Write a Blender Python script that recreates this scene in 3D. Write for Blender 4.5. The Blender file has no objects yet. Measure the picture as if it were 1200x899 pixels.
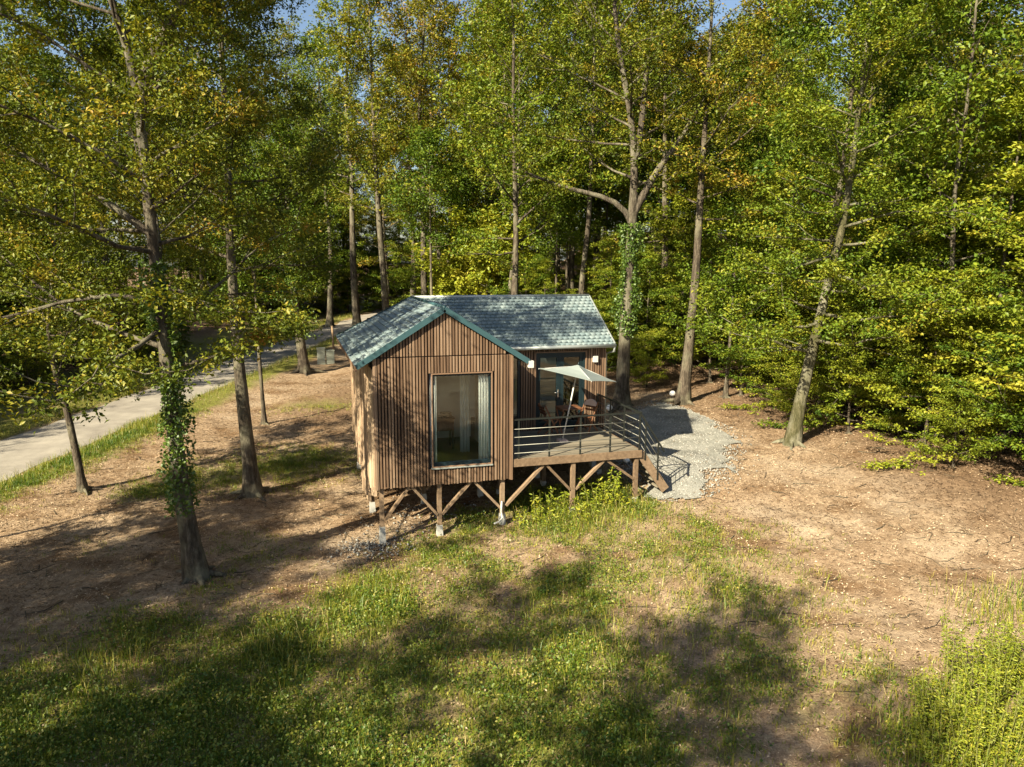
import bpy, math, random
import numpy as np
from mathutils import Matrix, Vector

scene = bpy.context.scene
col = scene.collection
rad = math.radians

# ------------------------------------------------------------------ camera
CAM = np.array([-1.717, -16.528, 5.163]); FPX = 878.0; PITCH = 0.1645; YAW = 0.2877; ROLL = 0.0049
FW = np.array([math.sin(YAW)*math.cos(PITCH), math.cos(YAW)*math.cos(PITCH), -math.sin(PITCH)])
R0 = np.array([math.cos(YAW), -math.sin(YAW), 0.0]); U0 = np.cross(R0, FW)
RT = R0*math.cos(ROLL) + U0*math.sin(ROLL); UP = -R0*math.sin(ROLL) + U0*math.cos(ROLL)
cd = bpy.data.cameras.new('camera'); cam = bpy.data.objects.new('camera', cd); col.objects.link(cam)
cd.sensor_width = 36.0; cd.lens = FPX/1200*36; cd.clip_start = 0.1; cd.clip_end = 3000
cam.matrix_world = Matrix(((RT[0], UP[0], -FW[0], CAM[0]), (RT[1], UP[1], -FW[1], CAM[1]), (RT[2], UP[2], -FW[2], CAM[2]), (0, 0, 0, 1)))
scene.camera = cam

# ------------------------------------------------------------------ sky, sun, exposure
SUN_AZ = rad(32); SUN_EL = rad(35)          # shadows run along +x turned 30 degrees towards +y
to_sun = Vector((-math.cos(SUN_AZ)*math.cos(SUN_EL), -math.sin(SUN_AZ)*math.cos(SUN_EL), math.sin(SUN_EL)))
world = bpy.data.worlds.new('World'); scene.world = world; world.use_nodes = True
wn = world.node_tree.nodes; wl = world.node_tree.links
sky = wn.new('ShaderNodeTexSky'); sky.sky_type = 'NISHITA'; sky.sun_disc = False
sky.sun_elevation = SUN_EL; sky.sun_rotation = math.atan2(to_sun.x, to_sun.y)
sky.air_density = 1.0; sky.dust_density = 1.5; sky.ozone_density = 1.0
wl.new(sky.outputs[0], wn['Background'].inputs['Color']); wn['Background'].inputs['Strength'].default_value = 0.05
sl = bpy.data.lights.new('sun', 'SUN'); sl.energy = 5.0; sl.angle = rad(0.53); sl.color = (1.0, 0.88, 0.65)
so = bpy.data.objects.new('sun', sl); col.objects.link(so); so.rotation_euler = to_sun.to_track_quat('Z', 'Y').to_euler(); so.location = (-20, -12, 20)
vs = scene.view_settings; vs.view_transform = 'Standard'; vs.look = 'None'; vs.exposure = 1.7; vs.gamma = 1.0; vs.use_curve_mapping = False
scene.render.engine = 'CYCLES'
scene.cycles.max_bounces = 8; scene.cycles.diffuse_bounces = 2; scene.cycles.transmission_bounces = 4; scene.cycles.transparent_max_bounces = 8
scene.cycles.use_denoising = True

# ------------------------------------------------------------------ helpers
def vnoise(x, y, seed=0):
    x = np.asarray(x, float); y = np.asarray(y, float)
    xi = np.floor(x); yi = np.floor(y); fx = x-xi; fy = y-yi
    fx = fx*fx*(3-2*fx); fy = fy*fy*(3-2*fy)
    def h(a, b):
        s = np.sin(a*127.1 + b*311.7 + seed*74.7)*43758.5453
        return s-np.floor(s)
    return (h(xi, yi)*(1-fx) + h(xi+1, yi)*fx)*(1-fy) + (h(xi, yi+1)*(1-fx) + h(xi+1, yi+1)*fx)*fy
def fbm(x, y, sc, seed=0, o=4):
    v = 0; a = .5; t = 0
    for i in range(o):
        v = v + a*vnoise(np.asarray(x)*sc, np.asarray(y)*sc, seed+i*7.3); t += a; a *= .5; sc *= 2.03
    return v/t
def sstep(a, b, x):
    t = np.clip((np.asarray(x, float)-a)/(b-a), 0, 1); return t*t*(3-2*t)

def road_x(y):
    y = np.asarray(y, float)
    return -10.75 + 0.335*(y-10) + 0.0022*np.maximum(0, y-45)**2
def road_d(x, y):      # signed distance from the lane's middle, right side positive
    return (x-road_x(y))*0.945
def ground_z(x, y):
    x = np.asarray(x, float); y = np.asarray(y, float)
    d = road_d(x, y)
    z = -1.27 + 0.058*np.clip(x, 0, 16) - 0.004*np.clip(-x, 0, 30) + 0.012*np.clip(y, 0, 40) - 0.012*np.clip(-y, 0, 30)
    z = z + 0.115*np.maximum(0, y-15)*sstep(9, 24, d)*(1-0.5*sstep(70, 160, y))
    z = z + 0.02*np.maximum(0, x-16)
    z = z + .35*np.exp(-((x-8.2)/1.7)**2-((y-1.6)/1.7)**2)
    bumps = (fbm(x, y, .35, 3)-.5)*.25 + (fbm(x, y, 1.6, 5, 3)-.5)*.09
    flat = sstep(1.7, 3.2, np.abs(d))
    z = z + bumps*(.1+.9*flat)
    z = z + 0.12*sstep(1.6, 2.6, np.abs(d))*(1-sstep(2.6, 5.5, np.abs(d)))
    z = z + 0.9*sstep(3.5, 12, -d)
    return z
def gz(x, y): return float(ground_z(x, y))
def px(u, v):          # where the sight line through a pixel of the photograph meets the terrain
    d = FW + RT*(u-600)/FPX + UP*(449.5-v)/FPX
    t = 4.0
    for i in range(4000):
        p = CAM+d*t
        if p[2] < gz(p[0], p[1]): break
        t += 0.03 if t < 40 else .15
    return p

def lin(c): return tuple(c)+(1.0,)
class NT:
    def __init__(s, name):
        s.m = bpy.data.materials.new(name); s.m.use_nodes = True
        s.t = s.m.node_tree; s.n = s.t.nodes; s.l = s.t.links; s.n.clear()
        s.out = s.n.new('ShaderNodeOutputMaterial')
    def node(s, typ, **kw):
        n = s.n.new('ShaderNode'+typ)
        for k, v in kw.items():
            if k in n.inputs: 
                if hasattr(v, 'links') or isinstance(v, bpy.types.NodeSocket): s.l.new(v, n.inputs[k])
                else: n.inputs[k].default_value = v
            else: setattr(n, k, v)
        return n
    def coord(s, which='Object', scale=(1, 1, 1)):
        tc = s.node('TexCoord'); mp = s.node('Mapping'); s.l.new(tc.outputs[which], mp.inputs['Vector'])
        mp.inputs['Scale'].default_value = scale; return mp.outputs[0]
    def noise(s, vec, scale, detail=4, rough=.55):
        n = s.node('TexNoise', Scale=scale, Detail=detail, Roughness=rough); s.l.new(vec, n.inputs['Vector']); return n.outputs['Fac']
    def ramp(s, fac, stops):
        r = s.node('ValToRGB'); cr = r.color_ramp
        while len(cr.elements) < len(stops): cr.elements.new(.5)
        for e, (p, c) in zip(cr.elements, stops): e.position = p; e.color = lin(c)
        s.l.new(fac, r.inputs['Fac']); return r.outputs['Color']
    def mix(s, fac, a, b, mode='MIX'):
        m = s.node('Mix', data_type='RGBA', blend_type=mode)
        for sock, v in ((m.inputs[0], fac), (m.inputs[6], a), (m.inputs[7], b)):
            if isinstance(v, bpy.types.NodeSocket): s.l.new(v, sock)
            else: sock.default_value = v if not isinstance(v, tuple) or len(v) == 4 else lin(v)
        return m.outputs[2]
    def math(s, op, a, b=0.0):
        m = s.node('Math', operation=op)
        for sock, v in ((m.inputs[0], a), (m.inputs[1], b)):
            if isinstance(v, bpy.types.NodeSocket): s.l.new(v, sock)
            else: sock.default_value = v
        return m.outputs[0]
    def bump(s, h, strength=.3, dist=.02):
        b = s.node('Bump', Strength=strength, Distance=dist); s.l.new(h, b.inputs['Height']); return b.outputs[0]
    def principled(s, color, rough=.8, normal=None, metallic=0.0, spec=.3):
        p = s.node('BsdfPrincipled')
        for k, v in (('Base Color', color), ('Roughness', rough), ('Metallic', metallic), ('Specular IOR Level', spec)):
            if isinstance(v, bpy.types.NodeSocket): s.l.new(v, p.inputs[k])
            else: p.inputs[k].default_value = lin(v) if isinstance(v, tuple) and len(v) == 3 else v
        if normal is not None: s.l.new(normal, p.inputs['Normal'])
        s.l.new(p.outputs[0], s.out.inputs['Surface']); return s.m

# ---- materials
def wood_mat(name, stops, grain=(30, 30, 1.5), rough=.75, var=.35):
    t = NT(name); oi = t.node('ObjectInfo').outputs['Random']
    v = t.coord('Object', grain)
    add = t.node('VectorMath', operation='ADD'); t.l.new(v, add.inputs[0])
    cmb = t.node('CombineXYZ'); t.l.new(t.math('MULTIPLY', oi, 60.0), cmb.inputs[2]); t.l.new(cmb.outputs[0], add.inputs[1])
    n = t.noise(add.outputs[0], 1.0, 5)
    f = t.math('ADD', t.math('MULTIPLY', n, 1-var), t.math('MULTIPLY', oi, var))
    c = t.ramp(f, stops)
    return t.principled(c, rough, t.bump(n, .4, .006))
WOOD = ((.22, (.062, .036, .021)), (.42, (.13, .08, .048)), (.6, (.195, .127, .08)), (.85, (.29, .21, .145)))
M = {}
M['slat'] = wood_mat('slat wood', WOOD, var=.36)
M['board'] = wood_mat('live edge wood', ((.2, (.20, .135, .085)), (.5, (.38, .275, .18)), (.8, (.50, .385, .265))), (9, 9, .8), .8, .25)
M['beam'] = wood_mat('timber', ((.2, (.085, .055, .033)), (.5, (.185, .128, .080)), (.85, (.30, .22, .148))), (14, 14, 14), .8, .3)
M['decking'] = wood_mat('grey decking', ((.2, (.085, .075, .055)), (.5, (.17, .15, .112)), (.85, (.25, .22, .165))), (2, 40, 10), .7, .35)
M['redwood'] = wood_mat('oiled wood', ((.2, (.09, .04, .022)), (.6, (.17, .075, .036)), (.9, (.25, .12, .06))), (10, 10, 10), .5, .3)
M['post'] = wood_mat('pale post', ((.2, (.3, .2, .12)), (.8, (.5, .36, .22))), (12, 12, 3), .8, .2)
def plain(name, c, rough=.6, metallic=0.0, var=.12, sc=6, spec=.3):
    t = NT(name); n = t.noise(t.coord(), sc, 5)
    c2 = t.mix(n, tuple(x*(1-var*1.6) for x in c), tuple(min(1, x*(1+var)) for x in c))
    return t.principled(c2, rough, t.bump(n, .15, .01), metallic, spec)
M['membrane'] = plain('dark wall membrane', (.022, .018, .015), .9)
M['inner'] = plain('white plaster', (.74, .74, .70), .9, var=.05)
M['innerfloor'] = plain('inner floor', (.25, .17, .10), .5)
M['frame'] = plain('blue grey frame', (.010, .022, .027), .4)
M['trimwood'] = plain('window trim wood', (.20, .125, .078), .7)
M['zinc'] = plain('grey zinc', (.42, .46, .44), .45, .5)
M['railmetal'] = plain('dark rail metal', (.035, .04, .036), .45, .6)
M['cable'] = plain('pale rail bar', (.24, .24, .21), .45, .5)
M['white'] = plain('white plastic', (.50, .50, .47), .45, var=.06)
M['chrome'] = plain('steel handle', (.6, .6, .6), .25, .9)
M['concrete'] = plain('pale concrete foot', (.40, .40, .37), .9, var=.25, sc=9)
M['fabric'] = plain('parasol fabric', (.20, .235, .225), .9, var=.08)
M['curtain'] = plain('white curtain', (.88, .89, .87), .95, var=.03)
M['darkobj'] = plain('dark ceramic', (.03, .035, .03), .4)
M['cabinet'] = plain('grey green cabinet', (.42, .45, .36), .6, var=.2)
M['plate'] = plain('pinkish stone', (.55, .42, .36), .8)
def roof_mat():
    t = NT('blue grey shingle'); v = t.coord('Object')
    n = t.noise(v, 2.2, 5); n2 = t.noise(v, 40, 3)
    g = t.node('NewGeometry').outputs['Random Per Island']
    f = t.math('ADD', t.math('MULTIPLY', n, .75), t.math('MULTIPLY', g, .25))
    c = t.ramp(f, ((.2, (.10, .145, .162)), (.5, (.165, .215, .222)), (.8, (.25, .295, .29))))
    return t.principled(c, t.math('ADD', t.math('MULTIPLY', n2, .2), .42), t.bump(n2, .2, .004), 0.0, .5)
M['shingle'] = roof_mat()
M['rake'] = plain('blue rake trim', (.035, .082, .095), .45)
def bark_mat(name, a, b, c, lich=.0):
    t = NT(name); v = t.coord('Object', (8, 8, 1.8)); n = t.noise(v, 1.5, 7, .72)
    v2 = t.coord('Object', (1.2, 1.2, .8)); n2 = t.noise(v2, 1.6, 4)
    cc = t.ramp(n, ((.3, a), (.5, b), (.7, c)))
    cc = t.mix(t.ramp(n2, ((.45, (0, 0, 0)), (.62, (1, 1, 1)))), cc, t.mix(.5, cc, (.30+lich, .29+lich, .22+lich)))
    return t.principled(cc, .9, t.bump(n, 1.0, .09), 0.0, .15)
M['bark'] = bark_mat('oak bark', (.022, .018, .013), (.072, .058, .043), (.165, .135, .10), -.08)
M['palebark'] = bark_mat('pale bark', (.022, .018, .013), (.070, .058, .043), (.175, .15, .115), -.06)
M['mossbark'] = bark_mat('mossy bark', (.026, .027, .012), (.075, .072, .035), (.155, .138, .088))
def leaf_mat(name, stops, transl=.45, sheen=.018, var=.22):
    t = NT(name)
    at = t.node('Attribute', attribute_name='tone').outputs['Fac']
    oi = t.node('ObjectInfo').outputs['Random']
    f = t.math('ADD', t.math('MULTIPLY', at, 1-var), t.math('MULTIPLY', oi, var))
    c = t.ramp(f, stops)
    d = t.node('BsdfDiffuse'); t.l.new(c, d.inputs['Color'])
    tr = t.node('BsdfTranslucent'); t.l.new(t.mix(1.0, c, (1.0, .95, .45, 1), 'MULTIPLY'), tr.inputs['Color'])
    gl = t.node('BsdfGlossy', Roughness=.5); gl.inputs['Color'].default_value = (.9, .95, .9, 1)
    m1 = t.node('MixShader'); m1.inputs[0].default_value = transl; t.l.new(d.outputs[0], m1.inputs[1]); t.l.new(tr.outputs[0], m1.inputs[2])
    m2 = t.node('MixShader'); m2.inputs[0].default_value = sheen; t.l.new(m1.outputs[0], m2.inputs[1]); t.l.new(gl.outputs[0], m2.inputs[2])
    t.l.new(m2.outputs[0], t.out.inputs['Surface']); return t.m
M['oakleaf'] = leaf_mat('oak leaves turning', ((.05, (.040, .064, .008)), (.4, (.116, .146, .012)), (.66, (.235, .212, .019)), (.84, (.33, .22, .030)), (.97, (.32, .145, .042))), .3)
M['greenleaf'] = leaf_mat('green leaves', ((.05, (.031, .069, .008)), (.4, (.095, .152, .011)), (.7, (.198, .225, .017)), (.95, (.30, .255, .027))), .3)
M['paleleaf'] = leaf_mat('pale green leaves', ((.05, (.070, .117, .010)), (.5, (.200, .242, .018)), (.95, (.35, .315, .034))), .3)
M['stem'] = plain('green stems', (.17, .18, .045), .8)
M['ivyleaf'] = leaf_mat('ivy leaves', ((.05, (.04, .085, .010)), (.5, (.095, .165, .015)), (.95, (.18, .24, .025))), .35, .05)
M['grass'] = leaf_mat('grass blades', ((.05, (.040, .100, .010)), (.35, (.115, .175, .013)), (.6, (.25, .25, .025)), (.8, (.41, .34, .08)), (.97, (.52, .41, .20))), .35, .03, 0.0)
M['litter'] = leaf_mat('dry litter', ((.05, (.11, .07, .044)), (.35, (.26, .18, .112)), (.65, (.45, .34, .225)), (.97, (.55, .43, .30))), .12, .03, 0.0)
def ground_mat():
    t = NT('forest clearing ground'); v = t.coord('Object')
    gm = t.node('Attribute', attribute_name='green').outputs['Fac']
    wd = t.node('Attribute', attribute_name='woods').outputs['Fac']
    n1 = t.noise(v, .8, 5); n2 = t.noise(v, 6, 6, .7); n3 = t.noise(v, 34, 4, .7)
    dry = t.ramp(t.math('ADD', t.math('MULTIPLY', n2, .55), t.math('MULTIPLY', n3, .45)), ((.30, (.10, .066, .040)), (.45, (.24, .168, .105)), (.58, (.39, .29, .19)), (.74, (.57, .45, .32))))
    grn = t.ramp(n3, ((.3, (.05, .065, .014)), (.5, (.16, .165, .035)), (.72, (.33, .28, .09))))
    lit = t.ramp(t.math('ADD', t.math('MULTIPLY', n2, .5), t.math('MULTIPLY', n3, .5)), ((.32, (.07, .045, .028)), (.5, (.17, .11, .065)), (.7, (.30, .21, .13))))
    msk = t.ramp(t.math('ADD', gm, t.math('MULTIPLY', t.math('SUBTRACT', n2, .5), .8)), ((.18, (0, 0, 0)), (.75, (1, 1, 1))))
    dry = t.mix(t.ramp(n1, ((.36, (1, 1, 1)), (.52, (0, 0, 0)))), dry, t.mix(1.0, dry, (.60, .52, .44, 1), 'MULTIPLY'))
    n4 = t.noise(v, .45, 4)
    dry = t.mix(t.ramp(n4, ((.52, (0, 0, 0)), (.70, (.32, .32, .32)))), dry, (.60, .52, .40))
    c = t.mix(wd, dry, lit); c = t.mix(msk, c, grn)
    h = t.math('ADD', t.math('MULTIPLY', n2, .6), n3)
    return t.principled(c, .95, t.bump(h, .8, .06), 0.0, .1)
M['ground'] = ground_mat()
def road_mat():
    t = NT('worn asphalt'); v = t.coord('Object'); n = t.noise(v, 1.3, 5); n2 = t.noise(v, 60, 3)
    c = t.ramp(t.math('ADD', t.math('MULTIPLY', n, .6), t.math('MULTIPLY', n2, .4)), ((.3, (.15, .135, .115)), (.55, (.25, .23, .195)), (.75, (.34, .31, .26))))
    return t.principled(c, .9, t.bump(n2, .4, .01), 0.0, .2)
M['road'] = road_mat()
def gravel_mat(name, k=1.0):
    t = NT(name); v = t.coord('Object'); n = t.noise(v, 1.5, 5); n2 = t.noise(v, 26, 4, .7)
    c = t.ramp(t.math('ADD', t.math('MULTIPLY', n, .45), t.math('MULTIPLY', n2, .55)), ((.32, (.16*k, .155*k, .13*k)), (.5, (.36*k, .36*k, .32*k)), (.68, (.55*k, .54*k, .49*k))))
    return t.principled(c, .95, t.bump(n2, .9, .03), 0.0, .15)
M['gravel'] = gravel_mat('pale gravel', .6)
def stone_mat():
    t = NT('gravel stones'); g = t.node('NewGeometry').outputs['Random Per Island']
    return t.principled(t.ramp(g, ((0, (.11, .105, .09)), (.6, (.235, .23, .205)), (1, (.38, .37, .335)))), .9)
M['stone'] = stone_mat()
def glass_mat():
    t = NT('window glass')
    tr = t.node('BsdfTransparent'); tr.inputs['Color'].default_value = (.93, .97, .94, 1)
    gl = t.node('BsdfGlossy', Roughness=.0); gl.inputs['Color'].default_value = (.95, .98, .96, 1)
    fr = t.node('Fresnel', IOR=1.6); m = t.node('MixShader')
    t.l.new(fr.outputs[0], m.inputs[0]); t.l.new(tr.outputs[0], m.inputs[1]); t.l.new(gl.outputs[0], m.inputs[2])
    t.l.new(m.outputs[0], t.out.inputs['Surface']); return t.m
M['glass'] = glass_mat()
def lamp_mat():
    t = NT('white globe'); return t.principled((.82, .81, .77), .35, None, 0.0, .4)
M['globe'] = lamp_mat()

# ---- object helpers
def tag(o, label=None, cat=None, group=None, kind=None):
    if label: o['label'] = label
    if cat: o['category'] = cat
    if group: o['group'] = group
    if kind: o['kind'] = kind
    return o
def thing(name, loc, label, cat, group=None):
    o = bpy.data.objects.new(name, None); col.objects.link(o); o.location = loc; o.empty_display_size = .3
    return tag(o, label, cat, group)
def offs(parent):
    v = Vector((0, 0, 0))
    while parent is not None: v += parent.location; parent = parent.parent
    return v
def mesh_obj(name, me, mat, parent=None):
    o = bpy.data.objects.new(name, me); col.objects.link(o)
    if mat is not None and not me.materials: me.materials.append(mat)
    if parent is not None: o.parent = parent
    return o
def pyd(name, V, F, mat, parent=None, smooth=False, world=True):
    V = np.asarray(V, float)
    if parent is not None and world: V = V - np.array(offs(parent))
    me = bpy.data.meshes.new(name); me.from_pydata(V.tolist(), [], [tuple(int(i) for i in f) for f in F]); me.update()
    if smooth: me.polygons.foreach_set('use_smooth', [True]*len(me.polygons))
    return mesh_obj(name, me, mat, parent)
BF = [(0, 3, 2, 1), (4, 5, 6, 7), (0, 1, 5, 4), (1, 2, 6, 5), (2, 3, 7, 6), (3, 0, 4, 7)]
def boxv(x0, x1, y0, y1, z0, z1):
    return [(x0, y0, z0), (x1, y0, z0), (x1, y1, z0), (x0, y1, z0), (x0, y0, z1), (x1, y0, z1), (x1, y1, z1), (x0, y1, z1)]
def box(name, x0, x1, y0, y1, z0, z1, mat, parent):
    return pyd(name, boxv(x0, x1, y0, y1, z0, z1), BF, M[mat], parent)
def barv(p, q, w, h, up=(0, 0, 1)):
    p = np.array(p, float); q = np.array(q, float); d = q-p; d /= np.linalg.norm(d)
    up = np.array(up, float)
    if abs(d@up) > .98: up = np.array((0., 1., 0.))
    s = np.cross(d, up); s /= np.linalg.norm(s); u = np.cross(s, d)
    c = [-s*w/2-u*h/2, s*w/2-u*h/2, s*w/2+u*h/2, -s*w/2+u*h/2]
    return [p+k for k in c]+[q+k for k in c]
def bar(name, p, q, w, h, mat, parent, up=(0, 0, 1)):
    return pyd(name, barv(p, q, w, h, up), BF, M[mat], parent)
def tubev(P, Rr, n=8, base=0):
    P = np.asarray(P, float); K = len(P); Rr = np.broadcast_to(np.asarray(Rr, float), (K,))
    T = np.gradient(P, axis=0); T /= np.linalg.norm(T, axis=1)[:, None]+1e-9
    a = np.array((1., 0, 0)) if abs(T[0][0]) < .8 else np.array((0., 1, 0))
    V = []; a = np.cross(T[0], np.cross(a, T[0]))
    ang = np.arange(n)*2*math.pi/n; ca = np.cos(ang)[:, None]; sa = np.sin(ang)[:, None]
    for i in range(K):
        a = a-T[i]*(a@T[i]); a /= np.linalg.norm(a)+1e-9; b = np.cross(T[i], a)
        V.append(P[i]+(ca*a+sa*b)*Rr[i])
    V = np.concatenate(V)
    i = np.arange(K-1)[:, None]*n; j = np.arange(n)[None, :]; j2 = (j+1) % n
    F = np.stack([i+j, i+j2, i+n+j2, i+n+j], -1).reshape(-1, 4)+base
    return V, F
def tube(name, P, r, mat, parent, n=8, cap=True):
    V, F = tubev(P, r, n); F = [tuple(f) for f in F]
    if cap: F += [tuple(range(n))[::-1], tuple(range(len(V)-n, len(V)))]
    return pyd(name, V, F, M[mat], parent, True)
def lathe(name, c, prof, mat, parent=None, n=20):
    V = []; F = []
    for k, (r, z) in enumerate(prof):
        for i in range(n): a = 2*math.pi*i/n; V.append((c[0]+r*math.cos(a), c[1]+r*math.sin(a), c[2]+z))
    for k in range(len(prof)-1):
        for i in range(n): j = (i+1) % n; F.append((k*n+i, k*n+j, (k+1)*n+j, (k+1)*n+i))
    return pyd(name, V, F, M[mat], parent, True)
def fast_mesh(name, V, F, tone=None, extra=None):
    V = np.ascontiguousarray(V, np.float32); F = np.ascontiguousarray(F, np.int32); k = F.shape[1]
    me = bpy.data.meshes.new(name); me.vertices.add(len(V)); me.vertices.foreach_set('co', V.ravel())
    me.loops.add(F.size); me.loops.foreach_set('vertex_index', F.ravel()); me.polygons.add(len(F))
    me.polygons.foreach_set('loop_start', np.arange(len(F), dtype=np.int32)*k); me.update(calc_edges=True)
    for nm, arr in ([('tone', tone)] if tone is not None else [])+(extra or []):
        at = me.attributes.new(nm, 'FLOAT', 'POINT'); at.data.foreach_set('value', np.ascontiguousarray(arr, np.float32))
    return me

def leaves_geo(P, size, rng, upb=.8, aspect=.55, fold=.25, dirs=None):
    """P: (N,3) positions -> folded leaf blades of two triangles each"""
    N = len(P)
    nrm = rng.normal(size=(N, 3)); nrm[:, 2] = np.abs(nrm[:, 2])*.6+upb; nrm /= np.linalg.norm(nrm, axis=1)[:, None]
    d = rng.normal(size=(N, 3)) if dirs is None else dirs+rng.normal(size=(N, 3))*.5
    d -= nrm*(d*nrm).sum(1)[:, None]; d /= np.linalg.norm(d, axis=1)[:, None]+1e-9
    s = np.cross(nrm, d); L = (size*rng.uniform(.65, 1.3, N))[:, None] if np.isscalar(size) else size[:, None]
    a = P; b = P+d*L*.5+s*L*aspect*.5+nrm*L*fold*.4; c = P+d*L-nrm*L*.12; e = P+d*L*.5-s*L*aspect*.5+nrm*L*fold*.4
    V = np.stack([a, b, c, e], 1).reshape(-1, 3)
    i = np.arange(N)[:, None]*4
    F = np.concatenate([i+np.array([[0, 1, 2]]), i+np.array([[0, 2, 3]])], 1).reshape(-1, 3)
    return V, F

# ------------------------------------------------------------------ ground sheet
def axis_pts(lo, hi, a, b, fine, grow=1.11, mx=14):
    v = list(np.arange(a, b+1e-6, fine)); s = fine
    while v[-1] < hi: s = min(mx, s*grow); v.append(v[-1]+s)
    s = fine; w = [v[0]]
    while w[-1] > lo: s = min(mx, s*grow); w.append(w[-1]-s)
    return np.array(w[1:][::-1]+v)
# patches of green (world x, y, radius x, radius y, strength)
GREEN = []
for (u, v, r, s) in ((60, 850, 3.0, .8), (230, 820, 2.2, .8), (330, 770, 1.6, .9), (420, 720, 1.4, .9), (450, 680, 1.1, .6), (330, 880, 2.2, .8), (480, 840, 1.6, .55), (560, 760, 1.6, .35), (640, 690, 1.5, .55), (600, 860, 1.8, .7),
                     (680, 770, 1.4, .8), (720, 860, 1.6, .8), (790, 660, 1.7, .5), (850, 700, 1.5, .6), (660, 620, 1.6, .6), (560, 610, 1.0, .55), (640, 590, 1.3, .9), (720, 590, 1.3, .9), (880, 860, 1.6, .45), (780, 800, 1.3, .6), (1060, 800, 1.0, .4), (1150, 850, 1.6, .7),
                     (240, 560, 1.6, .6), (340, 545, 2.2, .55), (180, 575, 1.2, .6), (360, 475, 2.0, .45), (270, 700, 1.0, .35), (120, 640, 1.2, .2), (700, 740, 3.2, .42), (560, 690, 2.4, .40), (830, 640, 2.2, .40), (470, 800, 2.4, .7), (600, 800, 2.6, .65), (420, 880, 2.4, .75), (150, 760, 2.0, .6), (700, 690, 2.0, .55), (520, 650, 1.5, .5), (760, 880, 2.0, .6), (820, 760, 2.0, .42), (300, 650, 1.6, .22), (420, 470, 2.0, .3)):
    p = px(u, v); GREEN.append((p[0], p[1], r, s))
CLEAR_C = np.array((5.0, -1.0))
def green_at(x, y):
    x = np.asarray(x, float); y = np.asarray(y, float); g = np.zeros_like(x)
    for gx, gy, r, s in GREEN: g = np.maximum(g, s*np.exp(-(((x-gx)**2+(y-gy)**2)/(r*r))))
    d = np.abs(road_d(x, y)); verge = np.exp(-((d-2.5)/.9)**2)*.95
    far = sstep(2.0, 3.2, -road_d(x, y))*(1-sstep(6, 9, -road_d(x, y)))*.6
    g = np.maximum(g, np.maximum(verge, far))
    n = fbm(x, y, .9, 21, 3); n2 = fbm(x, y, 3.2, 33, 3)
    return np.clip(g + (n-.5)*.75*np.minimum(1, g*2.2+.12) + (n2-.5)*.5*np.minimum(1, g*2+.1), 0, 1)
def woods_at(x, y):
    x = np.asarray(x, float); y = np.asarray(y, float)
    e = np.maximum(sstep(12.0, 15.5, x + (fbm(x, y, .4, 9)-.5)*3), sstep(9, 14, y)*sstep(5, 9, road_d(x, y)))
    return np.maximum(e, sstep(5, 8, -road_d(x, y)))
gx = axis_pts(-260, 300, -11, 16, .14); gy = axis_pts(-70, 420, -12.5, 12, .14)
X, Y = np.meshgrid(gx, gy); Zg = ground_z(X, Y)
V = np.stack([X, Y, Zg], -1).reshape(-1, 3)
nx, ny = len(gx), len(gy); i = np.arange(ny-1)[:, None]*nx; j = np.arange(nx-1)[None, :]
F = np.stack([i+j, i+j+1, i+nx+j+1, i+nx+j], -1).reshape(-1, 4)
me = fast_mesh('ground', V, F, None, [('green', green_at(V[:, 0], V[:, 1])), ('woods', woods_at(V[:, 0], V[:, 1]))])
me.polygons.foreach_set('use_smooth', np.ones(len(F), dtype=bool))
ground = tag(mesh_obj('ground', me, M['ground']), 'dry leaf-strewn clearing with patches of green grass', 'ground', kind='structure')

# lane
ys = np.concatenate([np.arange(-25, 60, .8), np.arange(60, 130, 3)]); cols_ = np.linspace(-1.6, 1.6, 9)
V = []; 
for y in ys:
    for c in cols_:
        w = c*(1+.05*math.sin(y*1.7+c)) ; xx = float(road_x(y))+w/.945
        V.append((xx, y, gz(xx, y)+.03-.02*(c/1.6)**2))
n = len(cols_); F = [(k*n+c, k*n+c+1, (k+1)*n+c+1, (k+1)*n+c) for k in range(len(ys)-1) for c in range(n-1)]
road = tag(pyd('road', V, F, M['road'], None, True), 'narrow worn asphalt lane running past the oaks', 'road', kind='structure')

# gravel yard beside the steps
GP = np.array([px(u, v)[:2] for u, v in ((730, 560), (732, 520), (738, 488), (770, 470), (805, 480), (835, 492), (852, 512), (858, 535), (842, 562), (815, 586), (772, 592))])
def in_poly(x, y, P):
    x = np.asarray(x); y = np.asarray(y); c = np.zeros(x.shape, bool); k = len(P)
    for a in range(k):
        x1, y1 = P[a]; x2, y2 = P[(a+1) % k]
        c ^= ((y1 > y) != (y2 > y)) & (x < (x2-x1)*(y-y1)/(y2-y1+1e-12)+x1)
    return c
qx = np.arange(GP[:, 0].min(), GP[:, 0].max(), .12); qy = np.arange(GP[:, 1].min(), GP[:, 1].max(), .12)
QX, QY = np.meshgrid(qx, qy); wob = .8
ins = in_poly(QX+(fbm(QX, QY, 1.1, 51)-.5)*wob*2, QY+(fbm(QX, QY, 1.1, 57)-.5)*wob*2, GP)
keep = ins[:-1, :-1] & ins[1:, 1:] & ins[1:, :-1] & ins[:-1, 1:]
Vg = np.stack([QX, QY, ground_z(QX, QY)+.025+.03*fbm(QX, QY, 4, 61)], -1).reshape(-1, 3); n = len(qx)
F = [(r*n+c, r*n+c+1, (r+1)*n+c+1, (r+1)*n+c) for r, c in zip(*np.nonzero(keep))]
gravel = tag(pyd('gravel_path', Vg, F, M['gravel'], None, True), 'pale grey gravel path beside the terrace steps', 'path', kind='structure')

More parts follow.
